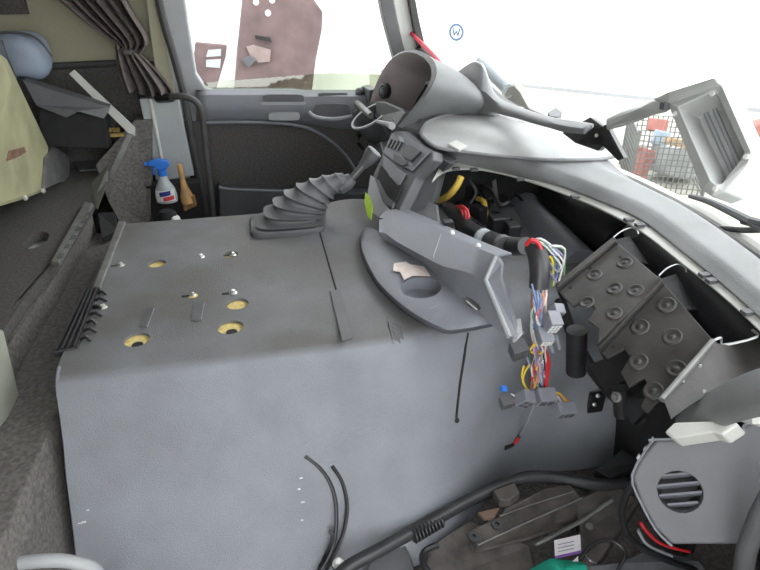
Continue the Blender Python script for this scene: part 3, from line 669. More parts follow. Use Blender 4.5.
# black struts under the carriers
ft = thing('carrier_frame', 'black support frame under the carrier panels', 'frame', PX(620, 400, .6))
prism('foot_plate', [PX(588, 365, .56), PX(625, 350, .60), PX(640, 372, .60), PX(605, 392, .56)], (.02, .01, -.01), M_BLACK, ft, bevel=.002)
prism('foot_plate', [PX(612, 395, .56), PX(640, 378, .60), PX(660, 400, .58), PX(632, 425, .56)], (.02, .01, -.01), M_BLACK, ft, bevel=.002)
tube('post', [PX(577, 330, .56), PX(576, 372, .575)], .020, M_BLACK, ft, n=12, sm=0)
tube('post', [PX(620, 388, .56), PX(622, 415, .57)], .014, M_BLACK, ft, n=12, sm=0)
lathe('foot_bolt', PX(617, 397, .55), (-1, -.5, .5), [(.009, 0), (.009, .004), (.005, .005), (.004, .009)], M_GALV, ft, 12)
tube('strut', [PX(560, 300, .58), PX(575, 340, .58), PX(600, 380, .60), PX(640, 420, .60)], .012, M_MATT, ft, n=8)
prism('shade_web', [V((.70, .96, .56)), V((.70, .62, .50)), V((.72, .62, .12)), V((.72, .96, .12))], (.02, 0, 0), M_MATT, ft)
bp = thing('bolt_plate', 'small black plate with two bright screws on the tunnel side', 'plate', on_tunnel(598, 402))
p = on_tunnel(596, 402, .012); box('plate', p, (.035, .012, .05), M_BLACK, bp, bevel=.002)
for a, b in ((597.5, 395.5), (594, 404)): lathe('screw', on_tunnel(a, b, .026), (0, -1, .3), [(.005, 0), (.0045, .004), (.001, .006)], M_CHROME, bp, 10)

# ================================================================== WIRING HARNESS
hs = thing('wiring_harness', 'thick black taped wiring harness with coloured wires and grey connectors hanging down', 'wiring harness', PY(540, 300, .88))
TR_ = [PX(446, 206, .46), PX(455, 214, .465), PX(470, 230, .48), PX(490, 240, .50), PX(510, 246, .505), PX(526, 246, .505)]
tube('taped_trunk', TR_, [.012, .019, .021, .021, .020, .018], M_TUBE, hs, n=14)
for a, b in ((465, 226), (484, 237), (503, 244)):
    lathe('tape_band', PX(a, b, .49)-V((.005, .005, 0)), (.25, -1, 0), [(.022, -.006), (.0235, -.004), (.0235, .004), (.022, .006)], M_GREYD if a != 484 else MATS['cloudy_bottle'], hs, 14)
tube('taped_branch', [PY(533, 246, .91), PY(538, 256, .89), PY(540, 270, .875), PY(539, 288, .865)], [.017, .0185, .0185, .018], M_TUBE, hs, n=14)
COL = dict(white=(.60, .58, .56), grey=(.25, .26, .28), yellow=(.72, .52, .03), red=(.50, .02, .03), blue=(.14, .19, .34), violet=(.26, .23, .38), brown=(.20, .09, .04), orange=(.65, .22, .04), green=(.10, .22, .12), pink=(.62, .30, .32), black=(.02, .02, .02))
WM = {k: mat('wire_'+k, v, .45, var=.05, scale=30) for k, v in COL.items()}
keys = list(COL)
random.seed(3)
for i in range(34):
    k = random.choice(keys + ['white', 'white', 'yellow', 'grey', 'violet', 'white'])
    x0 = 531+random.random()*16
    path = [PY(x0, 284, .868+random.uniform(-.012, .012))]
    x = x0
    for py in (300, 318, 336, 352, 370, 388):
        c = {300: 538, 318: 537, 336: 541, 352: 541, 370: 538, 388: 537}[py]; wd = {300: 9, 318: 10, 336: 10, 352: 8, 370: 9, 388: 10}[py]
        x = x*.35 + .65*(c + random.uniform(-wd, wd))
        path.append(PY(x, py, .858+random.uniform(-.018, .010)))
        if py > 330 and random.random() < .16: break
    tube('wire', path, .0017+random.random()*.0009, WM[k], hs, n=6, sm=4)
for k, pts in (('red', [(541, 345), (547, 358), (546, 375), (545, 389)]), ('red', [(537, 350), (535, 365), (532, 380)]), ('red', [(543, 345), (549, 360), (548, 374), (546, 389)]), ('yellow', [(532, 346), (540, 345), (544, 350), (538, 354), (531, 352)]), ('yellow', [(530, 350), (536, 343), (546, 346)]), ('yellow', [(524, 366), (522, 376), (526, 388), (530, 392)]), ('yellow', [(530, 364), (525, 372), (523, 382), (530, 392)]), ('white', [(543, 360), (541, 369), (545, 377)]), ('yellow', [(552, 392), (560, 394), (566, 402)]), ('orange', [(550, 390), (562, 396), (570, 403)]), ('white', [(550, 393), (558, 397), (562, 404)]), ('pink', [(509, 398), (516, 402), (522, 404)]), ('white', [(511, 394), (518, 398), (524, 403)]), ('brown', [(507, 402), (514, 405), (522, 406)]), ('violet', [(522, 350), (528, 360), (530, 368)]), ('green', [(516, 345), (524, 352), (530, 360)]), ('orange', [(552, 334), (556, 338), (550, 342)])):
    tube('loose_wire', [PY(a, b, .850) for a, b in pts], .0026 if k == 'red' else .0019, WM[k], hs, n=6, sm=4)
# stray light wires between trunk and carrier
for i in range(14):
    k = random.choice(['white', 'grey', 'blue', 'violet', 'yellow', 'white', 'green', 'black'])
    a, b = 528+random.random()*8, 241+random.random()*8
    tube('loose_wire', [PY(a, b, .905), PY(a+8+random.random()*5, b-4+random.random()*14, .89), PY(a+18+random.random()*12, b+6+random.random()*22, .89), PY(a+20+random.random()*12, b+14+random.random()*30, .90)], .0019, WM[k], hs, n=6, sm=4)
tube('loose_wire', [PY(526, 245, .90), PY(531, 240, .895), PY(538, 243, .89), PY(541, 250, .885)], .004, WM['red'], hs, n=6)
# long thin tail with red sleeve
tube('tail_wire', [PY(534, 405, .85), PY(528, 420, .85), on_tunnel(520, 436, .02), on_tunnel(514, 443, .012)], .0018, WM['grey'], hs, n=6)
tube('tail_sleeve', [on_tunnel(520, 436, .02), on_tunnel(514, 444, .011), on_tunnel(505, 448, .010)], [.0030, .0032, .005], M_MATT, hs, n=8)
tube('tail_tip', [on_tunnel(519, 438, .022), on_tunnel(514.5, 443.5, .016)], .0034, WM['red'], hs, n=8, sm=0)
# connectors
M_CON = mat('connector_grey', (.24, .25, .28), .5, var=.08, scale=40)
def connector(px, py, y, w_, h_, d_, rot, cells=(4, 2), m=M_CON, tilt=.5):
    c = PY(px, py, y); R = Matrix.Rotation(rot, 3, 'Y') @ Matrix.Rotation(tilt, 3, 'X')
    o = box('connector', c, (w_, d_, h_), m, hs, R=R, bevel=.0015)
    bm = bmesh.new()
    for i in range(cells[0]):
        for j in range(cells[1]):
            off = V(((i+.5)/cells[0]-.5, 0, (j+.5)/cells[1]-.5)); off = V((off.x*w_*.86, -d_/2-.0004, off.z*h_*.8))
            bm_box(c+R@off, (w_*.6/cells[0], .001, h_*.55/cells[1]), R, bm)
    cm = mk('cavity_row', bm, M_WHITE if m is M_CON and cells[0] > 2 and py < 345 else M_GREYD, o); cm['kind'] = 'stuff'
    return o
connector(552, 322, .835, .024, .034, .03, .1, (3, 3)); connector(557, 311, .85, .020, .024, .02, .2, (2, 2))
connector(544.5, 336.5, .83, .026, .020, .03, .05, (4, 3))
connector(518.5, 350, .845, .030, .038, .025, -.25, (4, 3), M_GREYD)
connector(525, 399, .835, .026, .034, .025, .45, (2, 2)); connector(545, 397, .835, .036, .030, .028, .12, (2, 1)); connector(565, 410, .835, .038, .026, .025, .1, (3, 1))
connector(506, 402, .84, .022, .024, .02, -.2, (3, 2), M_GREYD); connector(503.5, 389, .84, .012, .010, .012, .3, (1, 1), M_BLUE)
for a, b in ((551, 347), (558, 344)): tube('connector_latch', [PY(a-2, b-8, .832), PY(a+2, b+5, .832)], .004, M_CON, hs, n=6, sm=0)

# ================================================================== ROUND VENT PANEL (lower right)
YV = .50
vpn = thing('vent_side_panel', 'grey dashboard end panel with a round slatted air vent', 'vent panel', PY(700, 540, YV))
VC = PY(680, 492, YV); VN = V((-.50, -.68, .45)).normalized()
def VP(px, py, dy=0): d = ray(px, py); return E0 + d*((VC-E0).dot(VN)/d.dot(VN)) - VN*dy
OUTL = [(656, 440), (735, 437), (742, 428), (752, 423), (800, 420), (800, 545), (672, 545), (655, 528), (641, 503), (632, 477), (640, 460)]
M_GREYV = mat('vent_panel_shaded', (.108, .110, .118), .55, var=.06, scale=14, bump=.15, bscale=500)  # darker copy of the grey plastic, missing shade put into its colour
panel = prism('panel', [VP(*q) for q in OUTL], -VN*.010, M_GREYV, vpn, bevel=.004)
cv = VP(680, 492, .006)
VW, VH = .0335, .0375
cutv = mk('cutter', bm_lathe(cv+VN*.03, -VN, [(.029, 0), (.029, .06)], 36), M_GREY)
boolean_cut(panel, [cutv])
md = panel.modifiers.new('bev', 'BEVEL'); md.width = .002; md.segments = 2; md.limit_method = 'ANGLE'
vent = lathe('vent_barrel', cv-VN*.040, VN, [(.001, 0), (.027, .001), (.0288, .036), (.031, .036), (.031, 0)], M_GREYD, vpn, 32)
for i in range(4):
    zz = -.0205+.0135*i; hw = math.sqrt(.0285**2-zz**2)
    VR = frame(VP(702, 483)-VP(658, 487), -VN); box('slat', cv+VR@V((0, .004, zz)), (hw*2, .016, .003), M_GREY, vent, R=VR @ Matrix.Rotation(-.5, 3, 'X'))
tube('top_edge', [VP(650, 441), VP(656, 439.5), VP(735, 436.5), VP(743, 427), VP(752, 422.5), VP(800, 419)], .0018, M_GREY, vpn, n=8, sm=3)
tube('side_edge', [VP(652, 441), VP(632, 475), VP(641, 503), VP(656, 530), VP(672, 546)], .0018, M_GREY, vpn, n=8, sm=3)
for i, (a, b) in enumerate(((652, 441), (645, 450), (638, 458))):
    prism('edge_clip', [VP(a-2, b, -.001), VP(a+1, b-4, -.001), VP(a+3, b-1, -.001), VP(a, b+3, -.001)], -VN*.008, M_GREYL, vpn, bevel=.001)
# light grey dash end moulding and pale air duct pieces above
tag(grid('dash_end_moulding', [[PX(a, b, .60) for a, b in ((672, 420), (690, 404), (715, 388), (740, 375), (775, 362))], [PX(a, b, .57) for a, b in ((676, 424), (700, 408), (725, 394), (750, 384), (785, 374))], [PX(a, b, .545) for a, b in ((680, 428), (705, 414), (735, 406), (760, 402), (795, 398))], [PX(a, b, .55) for a, b in ((682, 440), (710, 432), (740, 422), (765, 416), (800, 412))]], M_DASH, solid=.008, sub=2), 'smooth grey dashboard end moulding behind the vent panel', 'dash moulding')
tag(prism('pale_duct_cover', [PX(664, 432, .50), PX(674, 422, .515), PX(733, 420, .56), PX(738, 424, .56), PX(722, 435, .54), PX(712, 432, .535), PX(672, 438, .50)], (.02, .0, -.02), M_PALE, bevel=.003), 'pale angular duct cover just above the vent panel', 'duct cover')
tag(prism('pale_duct_strip', [PX(736, 420, .57), PX(752, 416, .58), PX(800, 412, .62), PX(800, 420, .62), PX(752, 424, .57)], (.02, 0, -.01), M_PALE, bevel=.003), 'narrow pale strip at the right end above the vent panel', 'trim strip')
tag(tube('door_grab_bar', [PY(790, 470, .40), PY(768, 500, .40), PY(752, 535, .40), PY(744, 565, .40), PY(736, 640, .40)], .012, M_GREYD, n=12), 'dark grey tubular grab bar at the right lower corner', 'grab bar')
tag(tube('curved_grab_rail', [PY(-40, 640, .66), PY(-25, 590, .66), PY(5, 568, .66), PY(40, 561, .66), PY(75, 563, .66), PY(100, 578, .66), PY(110, 640, .66)], .010, M_GREYL, n=12), 'shiny grey curved handle at the left lower corner', 'handle')

# ================================================================== FOOTWELL PARTS (bottom)
cd_ = tag(tube('cable_conduit', [PZ(330, 585, .16), PZ(350, 566, .17), PZ(385, 547, .18), PZ(430, 522, .19), PZ(470, 500, .20), PZ(505, 484, .21), PZ(530, 477, .215), PZ(560, 478, .21), PZ(600, 485, .20), PZ(640, 484, .18)], .0125, M_TUBE, n=12), 'black corrugated cable conduit along the foot of the tunnel', 'conduit')
for i in range(9):
    a = PZ(412+i*3.2, 536-i*1.9, .187); b2 = PZ(416+i*3.2, 534-i*1.9, .187)
    lathe('rib', (a+b2)/2+V((0, -.002, 0)), b2-a, [(.0135, -.002), (.0145, 0), (.0135, .002)], M_BLACK, cd_, 10)
mb = thing('seat_mount_bracket', 'worn dark steel mounting bracket with two bolts on the footwell floor', 'bracket', PZ(530, 510, .16))
prism('top_plate', [PZ(466, 532, .20), PZ(500, 516, .205), PZ(505, 508, .21), PZ(545, 488, .21), PZ(570, 484, .21), PZ(582, 498, .205), PZ(520, 525, .20), PZ(478, 545, .195)], (0, 0, -.006), M_RUST, mb, bevel=.002)
prism('front_flange', [PZ(468, 534, .197), PZ(478, 545, .195), PZ(520, 526, .20), PZ(582, 498, .205), PZ(584, 520, .15), PZ(530, 540, .15), PZ(474, 553, .16)], (0, .004, 0), M_RUST, mb, bevel=.0015)
for a, b in ((473, 537), (496, 525)):
    lathe('bolt', PZ(a, b, .198)+V((0, -.002, 0)), (0, -.3, 1), [(.008, 0), (.010, .003), (.010, .008), (.004, .008), (.003, .004)], M_BLACK, mb, 12)
tube('worn_edge', [PZ(478, 545, .197), PZ(520, 525.5, .202), PZ(582, 498, .207)], .0016, M_GALV, mb, n=6, sm=2)
tube('worn_edge', [PZ(500, 516, .207), PZ(530, 505, .206), PZ(575, 491, .208)], .0012, M_GALV, mb, n=6, sm=2)
rl_ = tag(prism('floor_rail', [PZ(575, 500, .19), PZ(612, 482, .20), PZ(640, 500, .19), PZ(600, 560, .16), PZ(560, 590, .15), PZ(535, 575, .15), PZ(580, 530, .17)], (0, 0, -.03), M_RUST, bevel=.004), 'dark worn steel rail beside the mounting bracket', 'rail')
lathe('rail_bolt', PZ(589, 527, .178), (0, -.2, 1), [(.007, 0), (.007, .004), (.004, .004), (.003, .002)], M_GALV, rl_, 12)
tube('rail_edge', [PZ(535, 545, .17), PZ(580, 522, .182), PZ(612, 500, .194)], .004, M_GALV, rl_, n=6, sm=0)
tag(prism('footwell_sheet', [PZ(430, 545, .15), PZ(470, 520, .16), PZ(530, 545, .14), PZ(540, 590, .13), PZ(420, 590, .13)], (0, 0, -.02), M_RUST, bevel=.003), 'scuffed dark sheet below the mounting bracket', 'metal sheet')
tag(prism('sill_plate', [PZ(360, 580, .13), PZ(372, 560, .14), PZ(405, 543, .15), (PZ(412, 560, .14)), PZ(420, 590, .13), PZ(365, 600, .12)], (0, 0, -.02), M_GREYD, bevel=.003), 'grey sill plate beside the conduit', 'sill plate')
tag(tube('black_hose', [PZ(438, 545, .17), PZ(424, 552, .17), PZ(424, 565, .17), PZ(436, 580, .16)], .006, M_BLACK, n=8), 'bent black hose below the conduit', 'hose')
cf = tag(prism('clip_foil', [PZ(493, 490, .23), PZ(515, 482, .235), PZ(520, 492, .23), PZ(510, 500, .225), PZ(500, 500, .225)], (0, 0, -.02), M_RUST, bevel=.002), 'dull grey metal clip on the conduit', 'clip')
tag(prism('brown_tab', [PZ(478, 512, .215), PZ(500, 507, .22), PZ(494, 517, .212), PZ(484, 518, .21)], (0, 0, -.008), mat('brown_card', (.10, .06, .04), .7), bevel=.001), 'small brown tab below the conduit', 'tab')
# white labels and green cloth
lb = tag(prism('paper_label', [PZ(554, 541, .187), PZ(580, 535, .187), PZ(581, 553, .187), PZ(555, 559, .187)], (0, 0, .0015), M_LABEL), 'white paper label with a purple border on the rail', 'label')
prism('purple_border', [PZ(555, 556.5, .189), PZ(581, 550.5, .189), PZ(581, 553, .189), PZ(555, 559, .189)], (0, 0, .0008), M_PURP, lb)
for i in range(3): prism('print_line', [PZ(558, 544.5+i*3.5, .189), PZ(574, 541+i*3.5, .189), PZ(574, 541.8+i*3.5, .189), PZ(558, 545.3+i*3.5, .189)], (0, 0, .0006), M_GREYL, lb)
tag(prism('paper_label', [PZ(567, 567, .187), PZ(578, 556.5, .187), PZ(579, 575, .187)], (0, 0, .0015), M_LABEL), 'small white triangular paper corner below the label', 'label')
g0 = PZ(560, 578, .185)
rows = [[g0 + V((.052*math.cos(t)*r_*(1+.12*math.sin(3*t)), .040*math.sin(t)*r_*(1+.1*math.cos(2*t)), .018*(1-r_*r_)+.004*math.sin(5*t)*r_)) for t in [2*math.pi*i/24 for i in range(24)]] for r_ in (1, .85, .6, .3, .02)]
tag(mk('green_cloth', bm_grid(rows, close=True), M_GREEN, smooth=True), 'crumpled green cloth at the bottom edge', 'cloth')
# thin black cables standing in front of the tunnel
for pts, lab in (([(305, 456), (320, 468), (331, 485), (336, 505), (336, 530), (331, 552), (318, 575)], 'long thin black cable curving up the tunnel side'),
                 ([(332, 466), (342, 482), (347, 505), (344, 530), (335, 553), (322, 578)], 'shorter thin black cable beside the long curved cable'),
                 ([(329, 531), (333, 535), (331, 545), (322, 562), (316, 580)], 'short stub of black cable at the tunnel foot')):
    tag(tube('thin_cable', [on_tunnel(a, b, .008+.02*sstep(470, 560, b)) if b < 560 else PZ(a, b, .14) for a, b in pts], .0036, M_BLACK, n=8), lab, 'cable', 'thin black cables by the tunnel foot')
cp = thing('white_plug', 'small round cream plug cap at the foot of the tunnel', 'plug cap', PZ(338.5, 566, .15))
lathe('cap', PZ(338.5, 565, .155), (0, -.1, 1), [(.011, 0), (.011, .006), (.008, .008), (.007, .013), (.003, .016)], M_WHITE, cp, 16)
lathe('washer', PZ(338.5, 565, .15), (0, -.1, 1), [(.013, 0), (.013, .004)], M_GALV, cp, 16)
# dark nest of leads under the vent panel
def lead(pts, r_, m, lab, nm='loose_lead', g='leads under the vent panel'):
    return tag(tube(nm, pts, r_, m, n=8), lab, 'lead', g)
lead([PY(636, 480, .60), PY(626, 495, .60), PY(622, 515, .60), PY(630, 538, .60), PY(655, 555, .58), PY(700, 572, .58)], .006, M_BLACK, 'thick black lead looping left of the vent panel')
lead([PY(640, 522, .57), PY(650, 535, .56), PY(664, 545, .56), PY(690, 552, .56)], .0025, WM['red'], 'thin red lead below the vent panel')
lead([PY(638, 530, .57), PY(648, 545, .56), PY(672, 556, .56)], .0025, WM['grey'], 'thin grey lead below the red one')
lead([PZ(580, 560, .19), PZ(592, 545, .20), PZ(610, 540, .20), PZ(625, 552, .19), PZ(618, 570, .18)], .0035, M_BLACK, 'black lead coiled beside the paper label')
lead([PZ(584, 553, .19), PZ(590, 560, .20), PZ(596, 563, .19)], .002, M_STEEL, 'short bright wire beside the paper label')
tag(prism('box_flap', [PZ(595, 470, .20), PZ(622, 449, .22), PZ(642, 462, .21), PZ(610, 478, .20)], (0, 0, -.02), M_BLACK, bevel=.002), 'black metal flap at the end of the conduit', 'flap')
ltr = tag(prism('grey_floor_tray', [PZ(588, 565, .16), PZ(618, 562, .16), PZ(650, 548, .15), PZ(700, 560, .14), PZ(740, 620, .12), PZ(580, 620, .12)], (0, 0, -.02), M_GREYD, bevel=.003), 'grey floor tray below the vent panel', 'tray')

# ================================================================== REAR LEFT: BUNK BASE AND THINGS ON IT
PZT = .50
bk = thing('bunk_base', 'dark carpeted bunk base with a metal front edge and an oval hole', 'bunk base', (-.8, 1.5, FLOOR))
deck = prism('deck', [V((-1.14, .98, PZT)), V((-.505, .98, PZT)), V((-.50, 1.19, PZT)), V((-.483, 1.364, PZT)), V((-.477, 1.72, PZT)), V((-.485, 2.10, PZT)), V((-1.14, 2.10, PZT))], (0, 0, -.025), M_CARPETD, bk)
hp = PZ(36, 240, PZT)
c_ = mk('cutter', bm_grid([[hp + V((.028*math.cos(t), .052*math.sin(t), dz)) for t in [2*math.pi*i/24 for i in range(24)]] for dz in (-.06, .03)], close=True), M_CARPETD)
bm = bmesh.new(); bm.from_mesh(c_.data); bmesh.ops.holes_fill(bm, edges=bm.edges, sides=0); bmesh.ops.recalc_face_normals(bm, faces=bm.faces); bm.to_mesh(c_.data); bm.free()
boolean_cut(deck, [c_])
box('hole_bottom', hp-V((.012, 0, .030)), (.075, .14, .006), M_PALE, bk)
prism('front_face', [V((-.505, .98, PZT-.03)), V((-.485, 1.364, PZT-.03)), V((-.478, 1.72, PZT-.005)), V((-.478, 1.72, .12)), V((-.505, .98, .12))], (-.02, 0, 0), M_CARPET, bk)
prism('near_face', [V((-1.14, .985, .12)), V((-.51, .985, .12)), V((-.51, .985, PZT-.026)), V((-1.14, .985, PZT-.026))], (0, .02, 0), M_CARPET, bk)
tr = prism('edge_rail', [PZ(86, 205, PZT+.003), PZ(94, 207, PZT+.003), PZ(60, 267, PZT+.003), PZ(52, 266, PZT+.003)], (0, 0, .012), M_GALV, bk, bevel=.002)
for i in range(6):
    t = .08+.16*i; p = PZ(91, 210, PZT+.017).lerp(PZ(56, 263, PZT+.017), t); box('rail_slot', p, (.012, .022, .001), M_GREYD, tr)
prism('corner_plate', [PZ(20, 300, .50), PZ(53, 262, .50), PZ(57, 280, .46), PZ(28, 330, .40), PZ(24, 322, .42)], (-.006, 0, 0), M_GALV, bk, bevel=.001)
prism('lower_leg', [PZ(0, 330, .47), PZ(18, 330, .47), PZ(28, 332, .40), PZ(10, 362, .36), PZ(-20, 380, .36)], (-.02, 0, -.01), M_CARPETD, bk)
prism('side_gusset', [PZ(93, 183, .53), PZ(108, 167, .58), PZ(108, 180, .55), PZ(98, 210, .50), PZ(93, 203, .50)], (-.006, .01, 0), M_GALV, bk, bevel=.001)
prism('channel_floor', [V((-.50, .98, .41)), V((-.388, .98, .41)), V((-.38, 1.64, .42)), V((-.478, 1.72, .42))], (0, 0, -.02), M_CARPET, bk)
prism('channel_post', [PZ(98, 213, .47), PZ(114, 212, .47), PZ(118, 230, .44), PZ(102, 238, .44)], (0, .01, -.03), M_MATT, bk)
prism('rear_box_face', [PY(96, 165, 1.98), PY(135, 120, 2.05), PY(152, 120, 2.05), PY(150, 225, 1.98), PY(122, 226, 1.9), PY(108, 200, 1.95)], (0, .06, 0), M_CARPET, bk)
lathe('deck_eyelet', PZ(86, 155, PZT), (0, 0, 1), [(.02, 0), (.02, .002), (.012, .003)], M_GALV, bk, 16)
# lower rear carpeted riser behind the passenger side (left of the tunnel)
tag(prism('carpet_riser', [V((-.385, .20, .12)), V((-.385, .979, .12)), V((-.392, .979, .41)), V((-.41, .20, .41))], (-.5, 0, 0), M_CARPET, bevel=.002), 'brown carpeted riser left of the engine tunnel', 'riser')
# cream slab at the left edge
tag(prism('cream_board', [PX(-30, 318, -.475), PX(4, 330, -.475), PX(21, 400, -.475), PX(14, 412, -.475), PX(-6, 436, -.475), PX(-30, 440, -.475)], (-.12, .02, 0), mat('greyed_cream', (.27, .28, .23), .7, var=.12, scale=12), bevel=.004), 'greyish cream board edge at the left border above the carpet', 'board')
# yellowed tank
tk = thing('cream_tank', 'dirty cream plastic box with a red brown stain at the left edge', 'plastic box', PZ(20, 200, .52))
face = [PX(-70, 215, -.60), PX(0, 208, -.60), PX(26, 200, -.605), PX(44, 193, -.61), PX(50, 147, -.61), PX(26, 96, -.60), PX(8, 58, -.59), PX(-14, 42, -.58), PX(-70, 60, -.55)]
body = prism('body', face, (-.30, .10, 0), M_TANK, tk, bevel=.012)
prism('upper_shell', [PX(-40, 30, -.575), PX(2, 52, -.575), PX(14, 84, -.58), PX(2, 118, -.585), PX(-40, 120, -.58)], (-.2, .05, 0), M_TANK, tk, bevel=.012)
st = [(0, 156), (8, 151), (16, 149), (24, 147), (26, 152), (18, 157), (10, 160), (2, 163)]
prism('stain', [PX(a, b, -.5985) for a, b in st], (.0008, 0, 0), M_STAIN, tk)
prism('end_bracket', [PX(46, 158, -.60), PX(56, 147, -.60), PX(70, 155, -.60), PX(70, 186, -.60), PX(62, 182, -.60), PX(44, 190, -.60)], (-.10, .04, 0), M_GALV, tk, bevel=.004)
for a, b in ((25, 198), (43, 191)): lathe('rivet', PX(a, b, -.597), (1, -.3, .2), [(.008, 0), (.006, .005), (.001, .006)], M_CHROME, tk, 10)
# grey storage lid with dark box under
sb = thing('storage_box', 'grey lidded storage box at the rear of the bunk', 'storage box', PY(70, 150, 2.0))
prism('lid', [PY(22, 80, 1.96), PY(60, 92, 1.96), PY(109, 107, 1.96), PY(104, 119, 1.94), PY(78, 112, 1.93), (PY(66, 118, 1.93)), PY(36, 106, 1.93)], (0, .05, .0), M_GREYD, sb, bevel=.003)
prism('box_front', [PY(40, 108, 1.96), PY(66, 118, 1.96), PY(76, 113, 1.96), PY(104, 118, 1.96), PY(108, 148, 1.96), PY(40, 146, 1.96)], (0, .08, 0), M_MATT, sb)
s1 = tag(prism('steel_strip', [PY(69, 74, 2.02), PY(74, 70, 2.02), PY(135, 128, 1.98), PY(135, 136, 1.98), PY(128, 133, 1.98)], (0, .008, 0), M_PALE, bevel=.001), 'long pale steel strip leaning against the rear wall', 'steel strip')
tag(prism('steel_strip', [PY(127, 134, 1.97), PY(133, 135, 1.97), PY(113, 178, 1.95), PY(107, 178, 1.95)], (0, .008, 0), M_GALV, bevel=.001), 'short grey steel strip standing below the long one', 'steel strip')
bl = thing('brass_hinge', 'small brass hinge lying behind the steel strips', 'hinge', PY(114, 132, 2.02))
M_BRASS = mat('brass', (.55, .40, .14), .4, metal=.7, var=.2)
box('hinge_leaf', PY(114, 135, 2.02), (.06, .012, .010), M_BRASS, bl)
for i in range(3): lathe('knuckle', PY(110+i*4, 131, 2.015), (0, -.4, 1), [(.007, 0), (.007, .008), (.003, .010)], M_BRASS, bl, 10)
tag(prism('folded_panel', [PZ(70, 160, .505), PZ(100, 147, .505), PZ(128, 140, .505), PZ(110, 170, .505), PZ(80, 172, .505)], (0, 0, .006), M_GREYD, bevel=.001), 'flat grey plate on the bunk in front of the storage box', 'plate')
# pale blue bag
rows = []
bc = PY(18, 56, 2.04)
for i in range(13):
    ph = -math.pi/2+math.pi*i/12; rr = abs(math.cos(ph))**.5
    rows.append([bc + V((.090*rr*math.copysign(abs(math.cos(t))**.7, math.cos(t)), .06*rr*math.sin(t), .062*math.copysign(abs(math.sin(ph))**.7, math.sin(ph))+.006*math.sin(3*t))) for t in [2*math.pi*k/24 for k in range(24)]])
bag = tag(mk('blue_bag', bm_grid(rows, close=True), M_BAG, smooth=True), 'pale blue plastic bag on the shelf by the curtain', 'bag')
tube('carry_strap', [bc+V((-.1, -.03, .055)), bc+V((0, -.035, .068)), bc+V((.07, -.04, .055)), bc+V((.105, -.04, .0))], .004, M_GREYD, bag, n=6)
tube('bag_seam', [bc+V((-.01, -.06, .05)), bc+V((-.005, -.064, 0)), bc+V((.0, -.06, -.05))], .002, M_GREYD, bag, n=6)
# curtain
cu = thing('curtain', 'dark mauve curtain tied back beside the driver door', 'curtain', PY(140, 95, 2.06))
CR = [(1.20, -.66, -.36, .024), (1.10, -.61, -.35, .027), (1.03, -.555, -.338, .030), (.97, -.50, -.315, .031), (.925, -.455, -.296, .030), (.895, -.418, -.298, .026), (.872, -.385, -.325, .020)]
CR2 = [(.874, -.388, -.328, .020), (.84, -.394, -.300, .025), (.80, -.396, -.272, .029), (.765, -.394, -.252, .032), (.738, -.390, -.250, .033)]
def curt(name, CRs, waves, yb):
    rows = []
    dense = spline([V((z, a, b)) for z, a, b, c in CRs], 4); amp = spline([V((c, 0, 0)) for z, a, b, c in CRs], 4)
    for dn, am in zip(dense, amp):
        row = []
        for k in range(61):
            u = k/60; x = dn[1]+(dn[2]-dn[1])*u
            row.append(V((x, yb + am.x*(math.sin(u*waves*2*math.pi)+.3*math.sin(u*waves*4.7*math.pi+1)), dn[0]+.03*(u-.5)*(-1) + (.0))))
        rows.append(row)
    return grid(name, rows, M_CURT, cu, solid=.003, smooth=True, angle=80)
curt('gathered_cloth', CR, 6, 2.06); curt('hanging_tail', CR2, 4.5, 2.055)
tube('tie_band', [V((-.388, 2.07, .872)), V((-.36, 2.025, .866)), V((-.325, 2.065, .862))], .008, M_CARPETD, cu, n=8)
# spray bottle, wooden brush, small white cap
sb_ = thing('spray_bottle', 'clear spray bottle with a blue trigger head and red and blue label', 'spray bottle', PY(167, 206, 1.98))
base = PY(167.5, 202, 1.98); 
def ell(c, a, b): return [c+V((a*math.cos(2*math.pi*i/20), b*math.sin(2*math.pi*i/20), 0)) for i in range(20)]
hgt = (PY(165, 174, 1.98)-base).z
rows = [ell(base+V((0, 0, h*hgt)), a, b_) for h, a, b_ in ((0, .030, .018), (.03, .034, .022), (.25, .035, .023), (.5, .031, .021), (.72, .020, .017), (.85, .014, .013), (1.0, .013, .012))]
bm = bm_grid(rows, close=True); bm.faces.ensure_lookup_table()
mk('bottle_body', bm, M_CLEAR, sb_, smooth=True)
rows = [[base+V((.036*math.sin(t), -.0245*math.cos(t), h*hgt)) for t in [(-1+2*i/10)*.95 for i in range(11)]] for h in (.10, .5)]
lab_ = grid('label_patch', rows, M_WHITE, sb_, smooth=True)
for m_, h0, h1, t0, t1 in ((M_NAVY, .30, .46, -.5, .5), (M_REDP, .12, .26, -.2, .8)):
    rows = [[base+V((.0366*math.sin(t), -.0252*math.cos(t), (h+.05*t)*hgt)) for t in [t0+(t1-t0)*i/8 for i in range(9)]] for h in (h0, h1)]
    grid('printed_band', rows, m_, lab_, smooth=True)
nk = base+V((0, 0, hgt))
lathe('neck_collar', nk-V((0, 0, .004)), (0, 0, 1), [(.014, 0), (.015, .004), (.015, .018), (.012, .020)], M_BLUE, sb_, 16)
prism('trigger_head', [nk+V((-.040, -.010, .030)), nk+V((-.036, -.010, .045)), nk+V((-.01, -.010, .052)), nk+V((.022, -.010, .046)), nk+V((.028, -.010, .030)), nk+V((.012, -.010, .016)), nk+V((-.012, -.010, .016)), nk+V((-.018, -.010, .028))], (0, .02, 0), M_BLUE, sb_, bevel=.004)
tube('trigger', [nk+V((-.018, 0, .028)), nk+V((-.026, 0, .014)), nk+V((-.024, 0, .0))], .004, M_BLUE, sb_, n=8)
